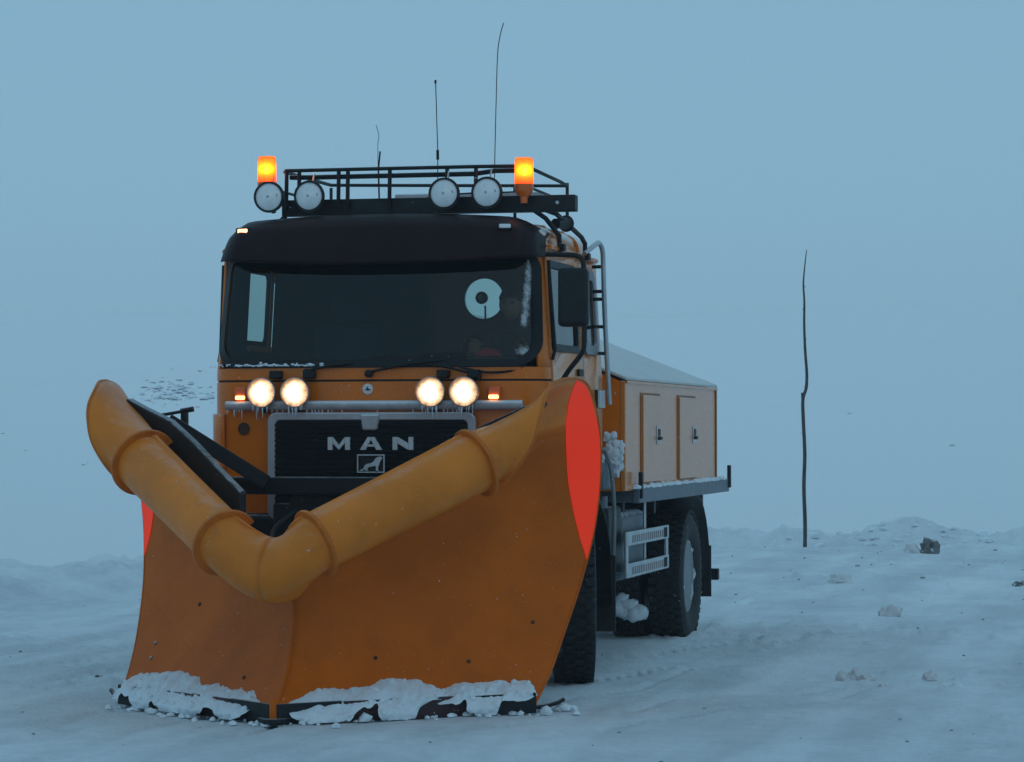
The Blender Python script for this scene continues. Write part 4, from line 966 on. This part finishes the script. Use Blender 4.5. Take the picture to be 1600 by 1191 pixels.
for sx_ in (1, -1):
    fwheel = wheel(1.065*sx_, 1.34, .30, sx_, snowy=False, rimmat='steel_black'); fwheel.rotation_euler.z = R_(13)   # turned to the left lock a little
wheel(1.075, 5.38, .285, 1); wheel(.735, 5.38, .285, 1, snowy=False); wheel(-1.075, 5.38, .285, -1); wheel(-.735, 5.38, .285, -1, snowy=False)
# mudguards
for sg in (1, -1):
    rows = []
    for k in range(15):
        a = R_(-12+190*k/14); rows.append([Vector((x*sg, 1.34+.70*math.cos(a), .60+.70*math.sin(a))) for x in (.90, 1.20, 1.215)])
        rows[-1][2] = rows[-1][1]*1.0+Vector((.012*sg, 0, 0))-Vector((0, math.cos(a), math.sin(a)))*.05
    obj('front_mudguard', MB().grid(rows), 'black', truck, smooth=50, solid=.012)
    obj('front_mudflap', MB().box((1.05*sg, 2.07, .55), (.34, .02, .55)), 'rubber', truck)
    rows = []
    for k in range(9):
        a = R_(-8+98*k/8); rows.append([Vector((x*sg, 5.42+.72*math.cos(a), .54+.66*math.sin(a))) for x in (.56, 1.24)])
    obj('rear_mudguard', MB().grid(rows), 'black', truck, smooth=50, solid=.012)
    obj('rear_mudflap', MB().box((.91*sg, 6.15, .52), (.68, .02, .44)), 'rubber', truck)
    obj('rear_light', MB().box((1.19*sg, 6.62, .47), (.10, .08, .10)), 'steel_black', truck, bevel=.008)
    obj('light_arm', MB().box((1.1*sg, 6.4, .50), (.05, .5, .05)), 'steel_black', truck)
# fender top snow and cab-back housing
mb = MB().prism([(1.165, 1.92, 1.30), (1.165, 2.35, 1.30), (1.165, 2.30, 1.50), (1.165, 2.02, 1.55), (1.165, 1.92, 1.50)], (-.35, 0, 0)); obj('air_intake', mb, 'bluegrey', truck, bevel=.02)
# side guard, perforated
sg_ = empty('side_guard', (1.22, 3.3, .8), parent=truck)
for z, y0 in ((.928, 2.44), (.692, 2.44)):
    rl = obj('guard_rail', MB().box((1.225, 3.305, z), (.022, 1.74, .105)), 'silver', sg_, bevel=.004)
for y in (2.47, 4.13): obj('guard_post', MB().box((1.222, y, .81), (.018, .085, .34)), 'silver', sg_, bevel=.004)
for z in (.928, .692):
    for k in range(15): obj('perforation', MB().box((1.237, 2.66+.088*k, z-.004), (.004, .034, .055)), 'pinkgrey', sg_)
    for k in range(3): obj('perforation', MB().box((1.2375, 3.97+.05*k, z), (.004, .026, .075)), 'interior', sg_)
# deck
deck = obj('deck', MB().box((0, 4.86, 1.235), (2.42, 4.10, .09)), 'bluegrey', truck, bevel=.006)
obj('deck_channel', MB().box((1.235, 4.94, 1.243), (.05, 4.30, .115)).box((-1.235, 4.94, 1.243), (.05, 4.30, .115)).box((0, 7.07, 1.243), (2.42, .05, .115)), 'bluegrey', deck, bevel=.006)
for y in (2.83, 7.06): obj('stake', MB().box((1.265, y, 1.32), (.03, .055, .20)), 'steel_black', deck, bevel=.005)
mb = MB()
for k in range(130):
    y = random.uniform(2.75, 6.9); r = random.uniform(.015, .045); v, f = lump_mb((1.228+random.uniform(-.01, .02), y, 1.30), (r, r*1.8, r*.7), k, 1, .4, 3); mb.add(v, f)
tag(obj('deck_snow', mb, 'snow', deck, smooth=70), kind='stuff')
obj('cross_member', MB().box((0, 3.0, 1.13), (2.2, .08, .12)).box((0, 4.3, 1.13), (2.2, .08, .12)).box((0, 6.6, 1.13), (2.2, .08, .12)), 'steel_black', truck)

# ================================================================== BOX ON THE DECK
box = empty('storage_box', (0, 4.5, 1.28), 'orange gabled gritter box with two narrow doors on the truck deck', 'storage box')
BX, Y0, Y1, Z0, Z1, ZR = 1.22, 2.45, 6.60, 1.282, 2.098, 2.58
obj('side_wall', MB().box((BX-.02, (Y0+Y1)/2, (Z0+Z1)/2), (.04, Y1-Y0, Z1-Z0)), 'paint_side', box, bevel=.008)
obj('side_wall', MB().box((-BX+.02, (Y0+Y1)/2, (Z0+Z1)/2), (.04, Y1-Y0, Z1-Z0)), 'paint_side', box, bevel=.008)
for yy in (Y0+.005, Y1-.045):
    obj('end_wall', MB().prism([(-BX+.041, yy, Z0), (BX-.041, yy, Z0), (BX-.041, yy, Z1), (0, yy, ZR-.03), (-BX+.041, yy, Z1)], (0, .04, 0)), 'paint', box)
obj('cover', MB().prism([(BX+.012, Y0-.01, Z1+.002), (0, Y0-.01, ZR), (-BX-.012, Y0-.01, Z1+.002), (-BX-.012, Y0-.01, Z1+.03), (0, Y0-.01, ZR+.03), (BX+.012, Y0-.01, Z1+.03)], (0, Y1-Y0+.03, 0)), 'tarp', box, bevel=.01)
for a, b in ((3.06, 3.86), (4.66, 5.52)):
    g = obj('door_seam', MB().box((BX+.002, (a+b)/2-.012, 1.672), (.006, b-a+.012, .69)), 'orange_seam', box)
    d = obj('door', MB().box((BX+.008, (a+b)/2+.016, 1.668), (.018, b-a-.03, .665)), 'paint_side', box, bevel=.005)
    p = obj('latch_plate', MB().box((BX+.020, b-.16, 1.695), (.008, .15, .145)), 'silver', d, bevel=.003)
    obj('latch', MB().box((BX+.026, b-.15, 1.715), (.006, .085, .055)).tube([(BX+.03, b-.19, 1.67), (BX+.035, b-.12, 1.67)], .016, 6), 'black', d, bevel=.003)
obj('corner_trim', MB().box((BX+.004, Y1-.012, (Z0+Z1)/2), (.012, .03, Z1-Z0)), 'orange_seam', box)
obj('rain_strip', MB().box((BX+.010, (Y0+Y1)/2, Z1-.008), (.016, Y1-Y0, .02)), 'paint_side', box)
# snow clump between cab and box, snow above the inner tyre
rs = lambda *a, **k: lump(*a, **k)
mb = MB()
for k in range(90):
    y = 2.445-.03*random.random(); x = 1.12+random.gauss(.02, .028); z = 1.54+random.gauss(0, .06); r = random.uniform(.008, .030)
    v, f = lump_mb((x, y, z), (r, r*.45, r*1.2), k+50, 2, .5, 3, flat=0); mb.add(v, f)
tag(obj('stuck_snow', mb, 'snow', smooth=70), 'clump of snow stuck on the front wall of the box', 'snow')
mb = MB()
for k in range(30):
    x = .74+random.uniform(-.17, .17); t = abs(x-.74)/.17; z = .22+(1-t)*random.uniform(.0, .17); r = random.uniform(.03, .075)
    v, f = lump_mb((x, 4.86-.05*random.random(), z), (r, r*.8, r*.9), k+150, 2, .5, 3, flat=0); mb.add(v, f)
tag(obj('stuck_snow', mb, 'snow', smooth=70), 'grey snow mass caught in front of the inner rear tyre', 'snow')

# ================================================================== DRIVER
drv = empty('person', (.72, 1.1, 1.9), 'driver in dark clothes seated behind the windscreen on the right', 'person')
def skin_obj(name, verts, edges, radii, m, parent, root=0, sub=2):
    me = bpy.data.meshes.new(name); me.from_pydata(verts, edges, []); me.materials.append(M[m])
    o = bpy.data.objects.new(name, me); COL.objects.link(o); o.parent = parent; o.location = -world_loc(parent)
    md = o.modifiers.new('skin', 'SKIN'); md.use_smooth_shade = True
    sv = me.skin_vertices[0].data if me.skin_vertices else None
    if sv is None:
        me.attributes; bm = bmesh.new(); bm.from_mesh(me); bm.verts.layers.skin.verify(); bm.to_mesh(me); bm.free(); sv = me.skin_vertices[0].data
    for i, r in enumerate(radii): sv[i].radius = (r, r) if not isinstance(r, tuple) else r; sv[i].use_root = (i == root)
    s = o.modifiers.new('sub', 'SUBSURF'); s.levels = s.render_levels = sub; return o
dx = .69
V = [(dx, 1.28, 1.98), (dx, 1.29, 2.10), (dx, 1.27, 2.25), (dx, 1.22, 2.37), (dx, 1.16, 2.44), (dx, 1.10, 2.50),
     (dx+.17, 1.20, 2.36), (dx+.24, 1.08, 2.18), (dx+.16, .80, 2.25), (dx+.13, .68, 2.30),
     (dx-.17, 1.20, 2.36), (dx-.24, 1.06, 2.18), (dx-.17, .80, 2.25), (dx-.15, .68, 2.30),
     (dx+.10, 1.20, 1.96), (dx+.13, .80, 1.98), (dx+.13, .72, 1.58), (dx+.13, .60, 1.47), (dx-.10, 1.20, 1.96), (dx-.13, .80, 1.98), (dx-.13, .72, 1.58), (dx-.13, .60, 1.47)]
Ed = [(0, 1), (1, 2), (2, 3), (3, 4), (4, 5), (3, 6), (6, 7), (7, 8), (8, 9), (3, 10), (10, 11), (11, 12), (12, 13), (0, 14), (14, 15), (15, 16), (16, 17), (0, 18), (18, 19), (19, 20), (20, 21)]
Rr = [.15, .155, .16, .13, .062, .055, .085, .06, .048, .036, .085, .06, .048, .036, .10, .08, .06, .05, .10, .08, .06, .05]
skin_obj('body', V, Ed, Rr, 'cloth', drv)
hc = Vector((dx-.005, 1.05, 2.605))
hm = MB(); bm = bmesh.new(); bmesh.ops.create_uvsphere(bm, u_segments=24, v_segments=18, radius=1)
vs_ = []
for v in bm.verts:
    p = v.co.copy(); q = Vector((p.x*.076, p.y*.098, p.z*.118))
    if p.z < -.2: q.x *= 1-.28*(-p.z-.2); q.y = q.y*(1-.12*(-p.z))-.012*(-p.z)
    if p.y < -.5:
        a = abs(p.x)
        if a < .22 and -.35 < p.z < .12: q.y -= .020*(1-a/.22)*(1-abs(p.z+.18)/.35)
        if .2 < a < .6 and 0 < p.z < .25: q.y += .008
        if a < .4 and -.62 < p.z < -.5: q.y += .005
    vs_.append(hc+q)
hm.add(vs_, [tuple(v.index for v in f.verts) for f in bm.faces]); bm.free()
hd = obj('head', hm, 'skin', drv, smooth=80)
for sx in (-1, 1):
    obj('ear', MB().add(*lump_mb((hc.x+sx*.077, hc.y+.012, hc.z), (.010, .022, .034), 2, 2, .1, 1, flat=0)), 'skin', hd)
    obj('eye', MB().add(*lump_mb((hc.x+sx*.030, hc.y-.082, hc.z+.012), (.012, .010, .009), 2, 2, 0, 1, flat=0)), 'interior', hd)
    # hands closed on the wheel rim
    for k in range(4):
        base = Vector((dx+sx*.14, .66, 2.295+.018*(k-1.5)))
        obj('finger', MB().tube(smooth_pts([base, base+Vector((sx*.02, -.045, .004)), base+Vector((sx*.05, -.05, 0)), base+Vector((sx*.06, -.02, -.002))], 3), .0095-.0008*abs(k-1.5), 7), 'skin', drv)
    obj('thumb', MB().tube(smooth_pts([(dx+sx*.13, .67, 2.32), (dx+sx*.15, .63, 2.345), (dx+sx*.185, .615, 2.35)], 3), .011, 7), 'skin', drv)
hr = MB().add(*[(lambda a: a)(x) for x in lump_mb((hc.x, hc.y+.012, hc.z+.035), (.084, .100, .096), 4, 3, .06, 2, flat=.15)]); obj('cap', hr, 'hair', drv)
obj('cap_peak', MB().prism([(hc.x-.07, hc.y-.07, hc.z+.045), (hc.x-.05, hc.y-.15, hc.z+.04), (hc.x+.05, hc.y-.15, hc.z+.04), (hc.x+.07, hc.y-.07, hc.z+.045)], (0, 0, .008)), 'hair', drv)
tag(obj('cloth', MB().add(*lump_mb((.655, .52, 2.245), (.085, .05, .040), 9, 3, .5, 2.4)), 'redcloth'), 'crumpled red cloth lying on the dashboard before the driver', 'cloth')
